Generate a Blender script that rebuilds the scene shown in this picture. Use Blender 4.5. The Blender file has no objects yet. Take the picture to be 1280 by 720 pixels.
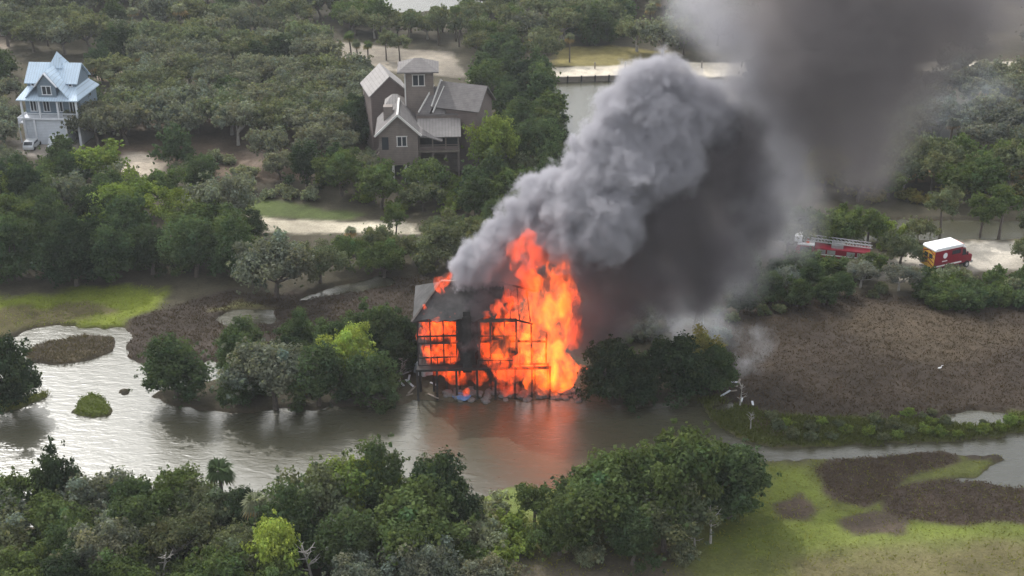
import bpy, bmesh, math, random
import numpy as np
from mathutils import Vector, Matrix, noise
R = math.radians
random.seed(7)
C = bpy.context.scene.collection
SC = bpy.context.scene

# ------------------------------------------------------------------ camera, sky, sun, exposure
PITCH, FPX, CAMH = R(25), 1600.0, 72.0
cam = bpy.data.cameras.new('camera'); cam.sensor_width = 36; cam.lens = 36*FPX/1280
cam.clip_start = 1; cam.clip_end = 9000
camo = bpy.data.objects.new('camera', cam); C.objects.link(camo)
camo.location = (0, 0, CAMH); camo.rotation_euler = (R(90)-PITCH, 0, 0)
SC.camera = camo

SUN_EL, SUN_AZ = R(43), R(-31)          # azimuth measured from +Y towards +X
w = bpy.data.worlds.new('World'); SC.world = w; w.use_nodes = True
nt = w.node_tree; bg = nt.nodes['Background']
sky = nt.nodes.new('ShaderNodeTexSky'); sky.sky_type = 'NISHITA'; sky.sun_disc = False
sky.sun_elevation = SUN_EL; sky.sun_rotation = SUN_AZ
sky.dust_density = 3.0; sky.air_density = 1.0; sky.ozone_density = 1.0
# broken bright cloud over the sky (a real sky colour in every direction)
tc = nt.nodes.new('ShaderNodeTexCoord'); cn = nt.nodes.new('ShaderNodeTexNoise')
cn.inputs['Scale'].default_value = 2.2; cn.inputs['Detail'].default_value = 5
cr = nt.nodes.new('ShaderNodeMapRange'); cr.inputs[1].default_value = .36; cr.inputs[2].default_value = .62
cr.inputs[3].default_value = .5; cr.inputs[4].default_value = .95
mx = nt.nodes.new('ShaderNodeMix'); mx.data_type = 'RGBA'
nt.links.new(tc.outputs['Generated'], cn.inputs['Vector']); nt.links.new(cn.outputs['Fac'], cr.inputs[0])
nt.links.new(cr.outputs[0], mx.inputs[0]); nt.links.new(sky.outputs[0], mx.inputs[6])
mx.inputs[7].default_value = (12.6, 13.1, 13.8, 1)
# thin cloud lit up round the sun
dt = nt.nodes.new('ShaderNodeVectorMath'); dt.operation = 'DOT_PRODUCT'; nt.links.new(tc.outputs['Generated'], dt.inputs[0])
dt.inputs[1].default_value = (math.sin(SUN_AZ)*math.cos(SUN_EL), math.cos(SUN_AZ)*math.cos(SUN_EL), math.sin(SUN_EL))
pm = nt.nodes.new('ShaderNodeMath'); pm.operation = 'MAXIMUM'; pm.inputs[1].default_value = 0; nt.links.new(dt.outputs['Value'], pm.inputs[0])
pw = nt.nodes.new('ShaderNodeMath'); pw.operation = 'POWER'; pw.inputs[1].default_value = 9; nt.links.new(pm.outputs[0], pw.inputs[0])
ps = nt.nodes.new('ShaderNodeVectorMath'); ps.operation = 'SCALE'; ps.inputs[0].default_value = (34, 33, 31); nt.links.new(pw.outputs[0], ps.inputs['Scale'])
pa = nt.nodes.new('ShaderNodeVectorMath'); pa.operation = 'ADD'; nt.links.new(mx.outputs[2], pa.inputs[0]); nt.links.new(ps.outputs[0], pa.inputs[1])
nt.links.new(pa.outputs[0], bg.inputs[0]); bg.inputs[1].default_value = .115

sl = bpy.data.lights.new('sun', 'SUN'); sl.energy = 3.2; sl.angle = R(.6); sl.color = (1, .975, .945)
sun = bpy.data.objects.new('sun', sl); C.objects.link(sun)
sd = Vector((math.sin(SUN_AZ)*math.cos(SUN_EL), math.cos(SUN_AZ)*math.cos(SUN_EL), math.sin(SUN_EL)))
sun.rotation_euler = sd.to_track_quat('Z', 'Y').to_euler(); sun.location = sd*300
SC.view_settings.view_transform = 'Standard'; SC.view_settings.look = 'None'
SC.view_settings.exposure = -0.08; SC.view_settings.gamma = 1.0
SC.render.engine = 'CYCLES'
cy = SC.cycles
cy.use_denoising = True
try: cy.denoiser = 'OPENIMAGEDENOISE'
except Exception: pass
cy.max_bounces = 8; cy.diffuse_bounces = 2; cy.glossy_bounces = 2; cy.transmission_bounces = 3
cy.transparent_max_bounces = 8; cy.volume_bounces = 4
cy.sample_clamp_indirect = 4; cy.caustics_reflective = False; cy.caustics_refractive = False
cy.volume_step_rate = 1.0; cy.volume_max_steps = 256
cy.use_adaptive_sampling = True; cy.adaptive_threshold = 0.03

# ------------------------------------------------------------------ pixel -> place (the photograph is 1280 x 720)
def ray(px, py):
    v = (py-360)/FPX
    return Vector(((px-640)/FPX, math.cos(PITCH)-v*math.sin(PITCH), -math.sin(PITCH)-v*math.cos(PITCH)))
def P(px, py, z=0.0):
    d = ray(px, py); t = (z-CAMH)/d.z
    return Vector((d.x*t, d.y*t, z))
def D(px, py, Y):
    d = ray(px, py); t = Y/d.y
    return Vector((d.x*t, Y, CAMH+d.z*t))
def mpp(py, Y):                                        # metres per photo pixel at that place
    return Y/ray(640, py).y/FPX

# ------------------------------------------------------------------ materials
def mat(name): 
    m = bpy.data.materials.new(name); m.use_nodes = True
    return m, m.node_tree, m.node_tree.nodes['Principled BSDF']
def N(nt, t, **kw):
    n = nt.nodes.new(t)
    for k, v in kw.items():
        if k in n.inputs: n.inputs[k].default_value = v
        else: setattr(n, k, v)
    return n
def worn(name, col, rough=.7, var=.25, scale=1.5, metal=0, bump=0.0, stripe=None):
    """a painted / weathered surface: colour broken by two sizes of noise"""
    m, nt, b = mat(name); L = nt.links
    tc = N(nt, 'ShaderNodeTexCoord')
    n1 = N(nt, 'ShaderNodeTexNoise', Scale=scale, Detail=6.0, Roughness=.65)
    L.new(tc.outputs['Object'], n1.inputs['Vector'])
    mr = N(nt, 'ShaderNodeMapRange'); mr.inputs[1].default_value = .3; mr.inputs[2].default_value = .7
    mr.inputs[3].default_value = 1-var; mr.inputs[4].default_value = 1+var*.6
    L.new(n1.outputs['Fac'], mr.inputs[0])
    vm = N(nt, 'ShaderNodeVectorMath', operation='SCALE'); vm.inputs[0].default_value = col[:3]
    L.new(mr.outputs[0], vm.inputs['Scale'])
    out = vm.outputs[0]
    if stripe:                                           # boards or seams: (axis vector, spacing)
        wv = N(nt, 'ShaderNodeTexWave', wave_type='BANDS', bands_direction=stripe[0], wave_profile='SAW')
        wv.inputs['Scale'].default_value = 0.314/stripe[1]
        L.new(tc.outputs['Object'], wv.inputs['Vector'])
        m2 = N(nt, 'ShaderNodeMapRange'); m2.inputs[1].default_value = .8; m2.inputs[2].default_value = 1
        m2.inputs[3].default_value = 1; m2.inputs[4].default_value = .55
        L.new(wv.outputs['Fac'], m2.inputs[0])
        v2 = N(nt, 'ShaderNodeVectorMath', operation='SCALE'); L.new(out, v2.inputs[0]); L.new(m2.outputs[0], v2.inputs['Scale'])
        out = v2.outputs[0]
    L.new(out, b.inputs['Base Color'])
    b.inputs['Roughness'].default_value = rough; b.inputs['Metallic'].default_value = metal
    if bump:
        bp = N(nt, 'ShaderNodeBump'); bp.inputs['Strength'].default_value = bump; bp.inputs['Distance'].default_value = .1
        L.new(n1.outputs['Fac'], bp.inputs['Height']); L.new(bp.outputs[0], b.inputs['Normal'])
    return m
M = {}
def foliage_mat():
    m, nt, b = mat('leaves'); L = nt.links; nt.nodes.remove(b)
    oi = N(nt, 'ShaderNodeObjectInfo'); at = N(nt, 'ShaderNodeAttribute', attribute_name='tint')
    v = N(nt, 'ShaderNodeVectorMath', operation='MULTIPLY'); L.new(oi.outputs['Color'], v.inputs[0]); L.new(at.outputs['Color'], v.inputs[1])
    d = N(nt, 'ShaderNodeBsdfDiffuse'); t = N(nt, 'ShaderNodeBsdfTranslucent')
    L.new(v.outputs[0], d.inputs['Color'])
    v2 = N(nt, 'ShaderNodeVectorMath', operation='MULTIPLY'); v2.inputs[1].default_value = (1.25, 1.3, .7)
    L.new(v.outputs[0], v2.inputs[0]); L.new(v2.outputs[0], t.inputs['Color'])
    a = N(nt, 'ShaderNodeMixShader'); a.inputs[0].default_value = .38
    L.new(d.outputs[0], a.inputs[1]); L.new(t.outputs[0], a.inputs[2])
    L.new(a.outputs[0], nt.nodes['Material Output'].inputs['Surface'])
    return m
M['leaf'] = foliage_mat()
M['bark'] = worn('bark', (.115, .095, .08), .9, .4, 3)
M['palebark'] = worn('pale_bark', (.33, .31, .28), .9, .3, 3)
M['fan'] = M['leaf']

# ------------------------------------------------------------------ mesh helpers
class MB:
    def __init__(s): s.v = []; s.f = []
    def poly(s, pts, faces):
        k = len(s.v); s.v += [tuple(p) for p in pts]; s.f += [tuple(i+k for i in f) for f in faces]; return s
    def box(s, x0, x1, y0, y1, z0, z1):
        return s.poly([(x0,y0,z0),(x1,y0,z0),(x1,y1,z0),(x0,y1,z0),(x0,y0,z1),(x1,y0,z1),(x1,y1,z1),(x0,y1,z1)],
                      [(0,3,2,1),(4,5,6,7),(0,1,5,4),(1,2,6,5),(2,3,7,6),(3,0,4,7)])
    def bar(s, a, b, w, h=None):                          # a square bar from a to b
        a, b = Vector(a), Vector(b); d = (b-a).normalized(); h = h or w
        u = d.cross(Vector((0,0,1)) if abs(d.z) < .95 else Vector((0,1,0))).normalized(); t = u.cross(d)
        pts = [q+u*sx*w/2+t*sz*h/2 for q in (a,b) for sx,sz in ((-1,-1),(1,-1),(1,1),(-1,1))]
        return s.poly(pts, [(0,1,2,3),(7,6,5,4),(0,4,5,1),(1,5,6,2),(2,6,7,3),(3,7,4,0)])
    def prism(s, prof, axis, a, b):                       # a profile pushed along an axis ('x': prof=(y,z); 'y': prof=(x,z); 'z': prof=(x,y))
        n = len(prof)
        def pt(p, t): return {'x': (t,p[0],p[1]), 'y': (p[0],t,p[1]), 'z': (p[0],p[1],t)}[axis]
        pts = [pt(p,a) for p in prof]+[pt(p,b) for p in prof]
        return s.poly(pts, [tuple(range(n)), tuple(range(2*n-1,n-1,-1))]+[(i,(i+1)%n,(i+1)%n+n,i+n) for i in range(n)])
    def slab(s, quad, th):                                # a sloping plate: the four corners and its thickness downwards
        q = [Vector(p) for p in quad]; n = (q[1]-q[0]).cross(q[-1]-q[0]).normalized()
        if n.z < 0: n = -n
        k = len(q); pts = q+[p-n*th for p in q]
        return s.poly(pts, [tuple(range(k)), tuple(range(2*k-1,k-1,-1))]+[(i,i+k,(i+1)%k+k,(i+1)%k) for i in range(k)])
    def tube(s, pts, rad, n=7):
        pts = [Vector(p) for p in pts]; k0 = len(s.v)
        for i, p in enumerate(pts):
            d = (pts[min(i+1,len(pts)-1)]-pts[max(i-1,0)]).normalized()
            u = d.cross(Vector((.3,.9,.1))).normalized(); t = d.cross(u)
            for j in range(n):
                a = 2*math.pi*j/n; s.v.append(tuple(p+(u*math.cos(a)+t*math.sin(a))*rad[i]))
        for i in range(len(pts)-1):
            for j in range(n):
                a, b = k0+i*n+j, k0+i*n+(j+1)%n; s.f.append((a,b,b+n,a+n))
        s.f.append(tuple(k0+j for j in range(n))[::-1]); s.f.append(tuple(k0+(len(pts)-1)*n+j for j in range(n)))
        return s
    def cyl(s, c, r, h, axis='x', n=16):
        c = Vector(c); e = {'x': Vector((1,0,0)), 'y': Vector((0,1,0)), 'z': Vector((0,0,1))}[axis]
        return s.tube([c-e*h/2, c+e*h/2], [r, r], n)
    def build(s, name, m, parent=None, bevel=0):
        me = bpy.data.meshes.new(name); me.from_pydata(s.v, [], s.f); me.validate()
        bm = bmesh.new(); bm.from_mesh(me); bmesh.ops.recalc_face_normals(bm, faces=bm.faces)
        if bevel: bmesh.ops.bevel(bm, geom=list(bm.edges), offset=bevel, segments=2, affect='EDGES', clamp_overlap=True)
        bm.to_mesh(me); bm.free()
        me.materials.append(m); o = bpy.data.objects.new(name, me); C.objects.link(o)
        if parent is not None: o.parent = parent
        return o
def npmesh(name, v, f, m, parent=None, tint=None):        # arrays: v (n,3), f (k,4 or 3)
    me = bpy.data.meshes.new(name); k = f.shape[1]
    me.vertices.add(len(v)); me.vertices.foreach_set('co', np.asarray(v, np.float32).ravel())
    me.loops.add(f.size); me.loops.foreach_set('vertex_index', f.ravel().astype(np.int32))
    me.polygons.add(len(f)); me.polygons.foreach_set('loop_start', np.arange(0, f.size, k, dtype=np.int32))
    if tint is not None:
        a = me.attributes.new('tint', 'FLOAT_COLOR', 'FACE'); a.data.foreach_set('color', np.asarray(tint, np.float32).ravel())
    me.update(calc_edges=True); me.materials.append(m)
    o = bpy.data.objects.new(name, me); C.objects.link(o)
    if parent is not None: o.parent = parent
    return o
def thing(name, label, cat, loc=(0,0,0), rz=0, group=None, kind=None):
    o = bpy.data.objects.new(name, None); C.objects.link(o); o.empty_display_size = .3
    o.location = loc; o.rotation_euler = (0,0,rz); return tag(o, label, cat, group, kind)
def tag(o, label, cat, group=None, kind=None):
    if label: o['label'] = label
    if cat: o['category'] = cat
    if group: o['group'] = group
    if kind: o['kind'] = kind
    return o

# ------------------------------------------------------------------ numpy noise and polygons
def vnoise(x, y, seed=0):
    xi = np.floor(x).astype(np.int64); yi = np.floor(y).astype(np.int64); fx = x-xi; fy = y-yi
    def h(a, b):
        n = (a*374761393+b*668265263+seed*974634541) & 0xffffffff
        n = ((n ^ (n >> 13))*1274126177) & 0xffffffff
        return ((n ^ (n >> 16)) & 0xffff)/65535.
    u = fx*fx*(3-2*fx); v = fy*fy*(3-2*fy)
    return (h(xi,yi)*(1-u)+h(xi+1,yi)*u)*(1-v)+(h(xi,yi+1)*(1-u)+h(xi+1,yi+1)*u)*v
def fbm(x, y, seed=0, o=4):
    s = 0; a = .5
    for i in range(o): s = s+a*vnoise(x, y, seed+i); x = x*2.03+11.3; y = y*2.03+5.7; a *= .5
    return s
def worldpoly(pp): return np.array([P(max(-400,min(1700,x)), y)[:2] for x, y in pp])
def signed(poly, x, y):                                   # > 0 inside, metres
    n = len(poly); inside = np.zeros(x.shape, bool); d = np.full(x.shape, 1e9)
    for i in range(n):
        (ax, ay), (bx, by) = poly[i], poly[(i+1) % n]
        c = ((ay > y) != (by > y)) & (x < (bx-ax)*(y-ay)/((by-ay) or 1e-9)+ax); inside ^= c
        ex, ey = bx-ax, by-ay; t = np.clip(((x-ax)*ex+(y-ay)*ey)/(ex*ex+ey*ey+1e-9), 0, 1)
        d = np.minimum(d, np.hypot(x-ax-t*ex, y-ay-t*ey))
    return np.where(inside, d, -d)
def inpoly(poly, x, y):
    c = False; n = len(poly)
    for i in range(n):
        (ax, ay), (bx, by) = poly[i], poly[(i+1) % n]
        if (ay > y) != (by > y) and x < (bx-ax)*(y-ay)/(by-ay)+ax: c = not c
    return c
def sst(a, b, x): t = np.clip((x-a)/(b-a), 0, 1); return t*t*(3-2*t)

# ------------------------------------------------------------------ the ground: one sheet with creek, lagoons and marsh cut into it
WATER = [
 [(-90,425),(15,425),(35,412),(70,407),(150,412),(166,418),(158,432),(160,447),(185,458),(245,460),(262,450),(288,460),(268,474),(240,482),(205,487),(180,497),(240,514),(290,517),(400,511),(500,506),(530,499),(560,501),(720,498),(760,506),(850,501),(870,506),(885,523),(905,541),(930,556),(960,561),(1040,558),(1100,557),(1200,552),(1290,545),(1400,540),(1400,570),(1340,615),(1262,609),(1200,601),(1238,590),(1266,577),(1252,568),(1150,567),(1060,573),(960,577),(935,581),(860,600),(760,618),(640,611),(590,622),(560,650),(0,662),(-90,665)],
 [(672,103),(760,99),(860,97),(905,100),(890,120),(915,140),(898,165),(925,190),(915,220),(950,250),(1000,264),(1100,275),(1400,280),(1400,300),(1180,299),(1090,302),(990,304),(940,298),(900,250),(800,240),(720,235),(700,180)],
 [(478,12),(500,17),(560,13),(625,8),(700,-40),(700,-80),(430,-80)],
 [(264,400),(300,387),(342,388),(340,405),(290,409)],
 [(376,374),(420,358),(470,348),(494,349),(482,359),(430,368)],
 [(1160,527),(1205,516),(1260,519),(1252,531),(1200,533)],
 [(892,512),(915,500),(922,507),(905,517)],
]
ISLES = [
 [(26,442),(58,426),(110,420),(143,424),(141,440),(115,450),(70,459),(38,453)],
 [(91,502),(115,491),(138,500),(136,520),(115,524),(94,518)],
 [(-90,488),(20,498),(50,492),(68,488),(60,499),(20,512),(-90,522)],
 [(150,489),(164,484),(168,490),(156,495)],
 [(75,497),(82,494),(85,500),(78,503)],
]
WP = [worldpoly(p) for p in WATER]; IP = [worldpoly(p) for p in ISLES]
def water_sd(x, y):
    s = np.full(np.shape(x), -1e9)
    for p in WP: s = np.maximum(s, signed(p, x, y))
    for p in IP: s = np.minimum(s, -signed(p, x, y))
    return s
def height(x, y):
    x = np.asarray(x, float); y = np.asarray(y, float)
    s = water_sd(x, y)+(fbm(x*.45, y*.45, 3)-.47)*2.0
    z = .38-1.5*sst(-.7, .9, s)
    return z+(fbm(x*.12, y*.12, 9)-.47)*.35*sst(.5, -3, s)
def gz(x, y): return float(height(np.array([x]), np.array([y]))[0])

ZONES = [   # (base colour, edge width, photo polygon): what grows or lies there
 ((.105,.077,.055), 3, [(115,170),(200,150),(460,150),(470,215),(300,235),(120,205)]),
 ((.075,.095,.03), 2, [(225,252),(330,250),(450,272),(440,279),(240,272)]),
 ((.19,.16,.06), 2, [(690,62),(760,58),(830,66),(840,84),(690,86)]),
 ((.2,.13,.06), 3, [(1060,205),(1160,195),(1400,200),(1400,232),(1180,225),(1070,232)]),
 ((.23,.2,.16), 2, [(400,52),(470,58),(560,68),(590,98),(520,96),(410,80)]),
 ((.30,.25,.2), 1.5, [(-90,48),(12,48),(12,82),(-90,88)]),
 ((.26,.21,.16), 2, [(108,92),(168,93),(168,104),(108,104)]),
 ((.40,.34,.27), 2, [(150,192),(200,196),(216,232),(196,246),(178,240),(152,222)]),
 ((.24,.21,.18), 2, [(22,178),(100,172),(112,192),(60,200),(28,194)]),
 ((.17,.13,.10), 2, [(295,188),(360,190),(368,215),(310,215)]),
 ((.44,.39,.30), 1.2, [(235,268),(300,274),(420,279),(522,283),(524,297),(380,293),(250,287)]),
 ((.46,.41,.33), 1.2, [(590,92),(700,86),(860,80),(1010,80),(1400,80),(1400,93),(1000,97),(760,99),(640,102),(590,102)]),
 ((.42,.38,.32), 1.5, [(1090,338),(1150,312),(1195,304),(1400,308),(1400,343),(1230,342),(1165,360),(1090,352)]),
 ((.13,.155,.022), 2, [(-90,372),(60,372),(110,362),(190,360),(214,370),(205,388),(165,402),(150,414),(30,412),(-90,430)]),
 ((.10,.085,.04), 2, [(-90,392),(0,386),(60,386),(110,380),(140,392),(70,410),(20,416),(-90,430)]),
 ((.05,.039,.031), 2, [(160,402),(215,384),(290,366),(380,372),(470,345),(560,350),(550,440),(480,445),(290,462),(155,452)]),
 ((.12,.115,.05), 1, [(262,392),(300,378),(345,388),(300,392)]),
 ((.045,.034,.026), 3, [(890,400),(960,380),(1080,368),(1150,376),(1400,402),(1400,530),(960,525),(870,500),(880,450)]),
 ((.066,.050,.034), 5, [(1040,385),(1160,385),(1300,420),(1180,470),(1080,440)]),
 ((.075,.085,.025), 1.5, [(862,500),(900,498),(960,520),(1100,527),(1400,512),(1400,555),(960,562),(928,558),(885,528)]),
 ((.085,.06,.045), 1, [(938,528),(965,524),(1000,540),(975,552),(945,545)]),
 ((.11,.12,.036), 2, [(560,628),(660,612),(940,582),(1060,574),(1252,570),(1400,615),(1400,840),(560,840)]),
 ((.125,.15,.032), 3, [(960,590),(1010,590),(1030,640),(1300,655),(1300,672),(1000,690),(880,690)]),
 ((.12,.105,.05), 4, [(1080,690),(1400,676),(1400,840),(960,840),(1000,712)]),
 ((.10,.085,.06), 4, [(-90,640),(560,640),(650,690),(860,690),(860,840),(-90,840)]),
 ((.12,.15,.045), 2, [(585,618),(650,612),(660,650),(610,680),(580,660)]),
 ((.075,.055,.043), .8, [(1013,590),(1060,566),(1190,569),(1202,580),(1130,600),(1112,625),(1080,641),(1040,627)]),
 ((.072,.053,.042), .8, [(1100,618),(1160,604),(1200,602),(1280,609),(1400,615),(1400,650),(1290,658),(1200,660),(1110,652)]),
 ((.078,.06,.045), .8, [(1046,656),(1090,642),(1142,656),(1137,673),(1068,674)]),
 ((.08,.06,.045), .8, [(962,632),(1000,624),(1027,641),(1010,656),(972,656)]),
 ((.07,.055,.042), .6, [(1198,563),(1268,561),(1262,578),(1208,577)]),
 ((.065,.052,.038), .8, ISLES[0]), ((.10,.12,.03), .6, ISLES[1]), ((.11,.125,.035), .8, ISLES[2]),
 ((.10,.08,.05), 1.2, [(60,446),(110,446),(142,438),(146,446),(112,456),(70,462)]),
]
def terrain():
    def axis(lo, hi, step, mid, step2, far):
        a = list(np.arange(lo, mid, step))+list(np.arange(mid, hi, step2)); e = step2; x = a[-1]
        while x < far: e *= 1.5; x += e; a.append(x)
        return a
    ys = np.array([-800,-300,-100,0,40,60,70,76]+axis(80, 345, .45, 150, .8, 4200))
    xp = axis(0, 150, .5, 62, 1.0, 4200); xs = np.array([-v for v in xp[:0:-1]]+xp)
    X, Y = np.meshgrid(xs, ys); x, y = X.ravel(), Y.ravel()
    z = height(x, y)
    col = np.empty((len(x), 4), np.float32); col[:] = (.062,.054,.036,1)
    col[:, :3] *= (.75+.6*fbm(x*.1, y*.1, 21))[:, None]
    wob = (fbm(x*.35, y*.35, 5)-.47)*5
    for c, e, pp in ZONES:
        wgt = sst(-e*.5, e*.5, signed(worldpoly(pp), x, y)+wob*min(1, e/2.2))[:, None]
        col[:, :3] = col[:, :3]*(1-wgt)+np.array(c)*wgt
    mud = sst(.30, -.15, z)[:, None]; col[:, :3] = col[:, :3]*(1-mud)+np.array((.075,.058,.04))*mud
    nx, ny = len(xs), len(ys); i = np.arange(nx*ny).reshape(ny, nx)
    f = np.stack([i[:-1,:-1], i[:-1,1:], i[1:,1:], i[1:,:-1]], -1).reshape(-1, 4)
    m, nt, b = mat('ground_cover'); L = nt.links
    at = N(nt, 'ShaderNodeAttribute', attribute_name='cover'); tc = N(nt, 'ShaderNodeTexCoord')
    n1 = N(nt, 'ShaderNodeTexNoise', Scale=.55, Detail=8.0, Roughness=.7); n2 = N(nt, 'ShaderNodeTexNoise', Scale=3.5, Detail=5.0, Roughness=.7)
    for n in (n1, n2): L.new(tc.outputs['Object'], n.inputs['Vector'])
    ad = N(nt, 'ShaderNodeMath', operation='ADD'); L.new(n1.outputs['Fac'], ad.inputs[0]); L.new(n2.outputs['Fac'], ad.inputs[1])
    mr = N(nt, 'ShaderNodeMapRange'); mr.inputs[1].default_value = .65; mr.inputs[2].default_value = 1.35; mr.inputs[3].default_value = .62; mr.inputs[4].default_value = 1.38
    L.new(ad.outputs[0], mr.inputs[0])
    sc = N(nt, 'ShaderNodeVectorMath', operation='SCALE'); L.new(at.outputs['Color'], sc.inputs[0]); n3 = N(nt, 'ShaderNodeTexNoise', Scale=.075, Detail=3.0); L.new(tc.outputs['Object'], n3.inputs['Vector'])
    m3 = N(nt, 'ShaderNodeMapRange'); m3.inputs[1].default_value = .35; m3.inputs[2].default_value = .65; m3.inputs[3].default_value = .72; m3.inputs[4].default_value = 1.28; L.new(n3.outputs['Fac'], m3.inputs[0])
    mm = N(nt, 'ShaderNodeMath', operation='MULTIPLY'); L.new(mr.outputs[0], mm.inputs[0]); L.new(m3.outputs[0], mm.inputs[1]); L.new(mm.outputs[0], sc.inputs['Scale'])
    L.new(sc.outputs[0], b.inputs['Base Color']); b.inputs['Roughness'].default_value = .95; b.inputs['Specular IOR Level'].default_value = .15
    bp = N(nt, 'ShaderNodeBump'); bp.inputs['Strength'].default_value = .6; bp.inputs['Distance'].default_value = .25
    L.new(ad.outputs[0], bp.inputs['Height']); L.new(bp.outputs[0], b.inputs['Normal'])
    o = npmesh('ground', np.stack([x, y, z], -1), f, m)
    a = o.data.attributes.new('cover', 'FLOAT_COLOR', 'POINT'); a.data.foreach_set('color', col.ravel())
    o.data.polygons.foreach_set('use_smooth', np.ones(len(f), bool))
    return tag(o, 'marshy ground with sand roads and grass between the trees', 'ground', kind='structure')
terrain()
def water():
    m, nt, b = mat('creek_water'); L = nt.links
    tc = N(nt, 'ShaderNodeTexCoord'); mp = N(nt, 'ShaderNodeMapping'); mp.inputs['Rotation'].default_value = (0,0,R(25)); mp.inputs['Scale'].default_value = (.6,1.5,1)
    L.new(tc.outputs['Object'], mp.inputs['Vector'])
    n1 = N(nt, 'ShaderNodeTexNoise', Scale=.85, Detail=4.0, Roughness=.55, Distortion=.6); n2 = N(nt, 'ShaderNodeTexNoise', Scale=2.6, Detail=3.0)
    L.new(mp.outputs[0], n1.inputs['Vector']); L.new(mp.outputs[0], n2.inputs['Vector'])
    ma = N(nt, 'ShaderNodeMath', operation='MULTIPLY_ADD'); ma.inputs[1].default_value = .3
    L.new(n2.outputs['Fac'], ma.inputs[0]); L.new(n1.outputs['Fac'], ma.inputs[2])
    bp = N(nt, 'ShaderNodeBump'); bp.inputs['Strength'].default_value = .2; bp.inputs['Distance'].default_value = .25
    L.new(ma.outputs[0], bp.inputs['Height']); L.new(bp.outputs[0], b.inputs['Normal'])
    b.inputs['Base Color'].default_value = (.056,.053,.033,1); b.inputs['Roughness'].default_value = .27
    b.inputs['IOR'].default_value = 1.5; b.inputs['Specular IOR Level'].default_value = .85
    o = MB().poly([(-700,60,0),(700,60,0),(700,700,0),(-700,700,0)], [(0,1,2,3)]).build('water', m)
    tag(o, 'silty brown creek water with wind ripples', 'water', kind='structure')
water()
# ------------------------------------------------------------------ trees: tapered trunk with limbs and a crown of many leaf sprays
def leaf_quads(rng, centers, radii, per, leaf, flat=.8, droop=0.0):
    """leaf sprays on and inside each clump of a crown"""
    n = len(centers); c = np.repeat(centers, per, 0); r = np.repeat(radii, per)
    d = rng.normal(size=(n*per, 3)); d /= np.linalg.norm(d, axis=1)[:, None]
    rad = r*(.35+.65*rng.random(n*per)**.5)*(1+.35*rng.normal(size=n*per)*.5)
    pos = c+d*rad[:, None]*np.array([1, 1, flat])
    nor = d*1.0+rng.normal(size=d.shape)*.55+np.array([0, 0, .35]); nor /= np.linalg.norm(nor, axis=1)[:, None]
    a = np.cross(nor, rng.normal(size=d.shape)); a /= np.linalg.norm(a, axis=1)[:, None]; b = np.cross(nor, a)
    s = leaf*(.55+.9*rng.random(n*per)); e = (.55+.4*rng.random(n*per))*s
    j = lambda: (1+.5*(rng.random(n*per)-.5))[:, None]
    a = a*s[:, None]; b = b*e[:, None]
    v = np.stack([pos-a*j(), pos-b*j()+nor*(s*.12)[:, None], pos+a*j(), pos+b*j()], 1).reshape(-1, 3)
    f = np.arange(n*per*4).reshape(-1, 4)
    ct = np.repeat(.72+.62*rng.random(n), per)*(.75+.5*rng.random(n*per)); hue = np.repeat(rng.normal(size=n)*.05, per)
    t = np.stack([ct*(1+hue), ct, ct*(1-hue), np.ones_like(ct)], -1)
    return v, f, t
PROTO = {}
def crown_shape(kind, seed, hi):
    rng = np.random.default_rng(seed); ph = rng.random(6)*6.28
    if kind == 'oak':        # low and wide, in separate pads of foliage
        n, rx, rz, zc, lo = 54, 3.5, 2.0, 4.3, -.35
    elif kind == 'broad':    # spreading, wider than tall: unit = 8 m wide, 7 m tall
        n, rx, rz, zc, lo = 62, 3.3, 2.35, 4.2, -.55
    elif kind == 'dense':    # dark, dense and taller
        n, rx, rz, zc, lo = 64, 2.7, 3.1, 3.7, -.9
    elif kind == 'pine':     # open crown high on a bare trunk
        n, rx, rz, zc, lo = 34, 2.3, 1.9, 5.9, -.7
    elif kind == 'bush':
        n, rx, rz, zc, lo = 26, 1.5, .95, .85, -.6
    d = rng.normal(size=(n*3, 3)); d /= np.linalg.norm(d, axis=1)[:, None]; d = d[d[:, 2] > lo][:n]; n = len(d)
    az = np.arctan2(d[:, 1], d[:, 0])
    lob = 1+.22*np.sin(2*az+ph[0])+.16*np.sin(3*az+ph[1]+d[:, 2]*2)+.12*np.sin(5*az+ph[2])
    rr = (.42+.58*rng.random(n)**.6)*lob*(1+.12*rng.normal(size=n))
    c = d*rr[:, None]*np.array([rx, rx, rz])+np.array([0, 0, zc])
    if kind == 'dense': c[:, :2] *= np.clip(1.25-.10*(c[:, 2]-1), .45, 1.2)[:, None]
    c[:, 2] = np.maximum(c[:, 2], .5)
    r = {'oak': .92, 'broad': .98, 'dense': .9, 'pine': .72, 'bush': .5}[kind]*(.65+.7*rng.random(n))
    per = {'oak': 200, 'broad': 200, 'dense': 200, 'pine': 150, 'bush': 130}[kind]; leaf = {'oak': .135, 'broad': .14, 'dense': .13, 'pine': .13, 'bush': .11}[kind]
    if not hi: per = int(per*.55); leaf *= 1.35
    v, f, t = leaf_quads(rng, c, r, per, leaf, .78)
    # stray sprigs that break the outline
    k = n*4; cc = c[rng.integers(0, n, k)]+rng.normal(size=(k, 3))*np.array([.7, .7, .55])*(rx/3)
    v2, f2, t2 = leaf_quads(rng, cc, np.full(k, .24), 12, leaf, 1)
    return np.concatenate([v, v2]), np.concatenate([f, f2+len(v)]), np.concatenate([t, t2]), c, rng
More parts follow.
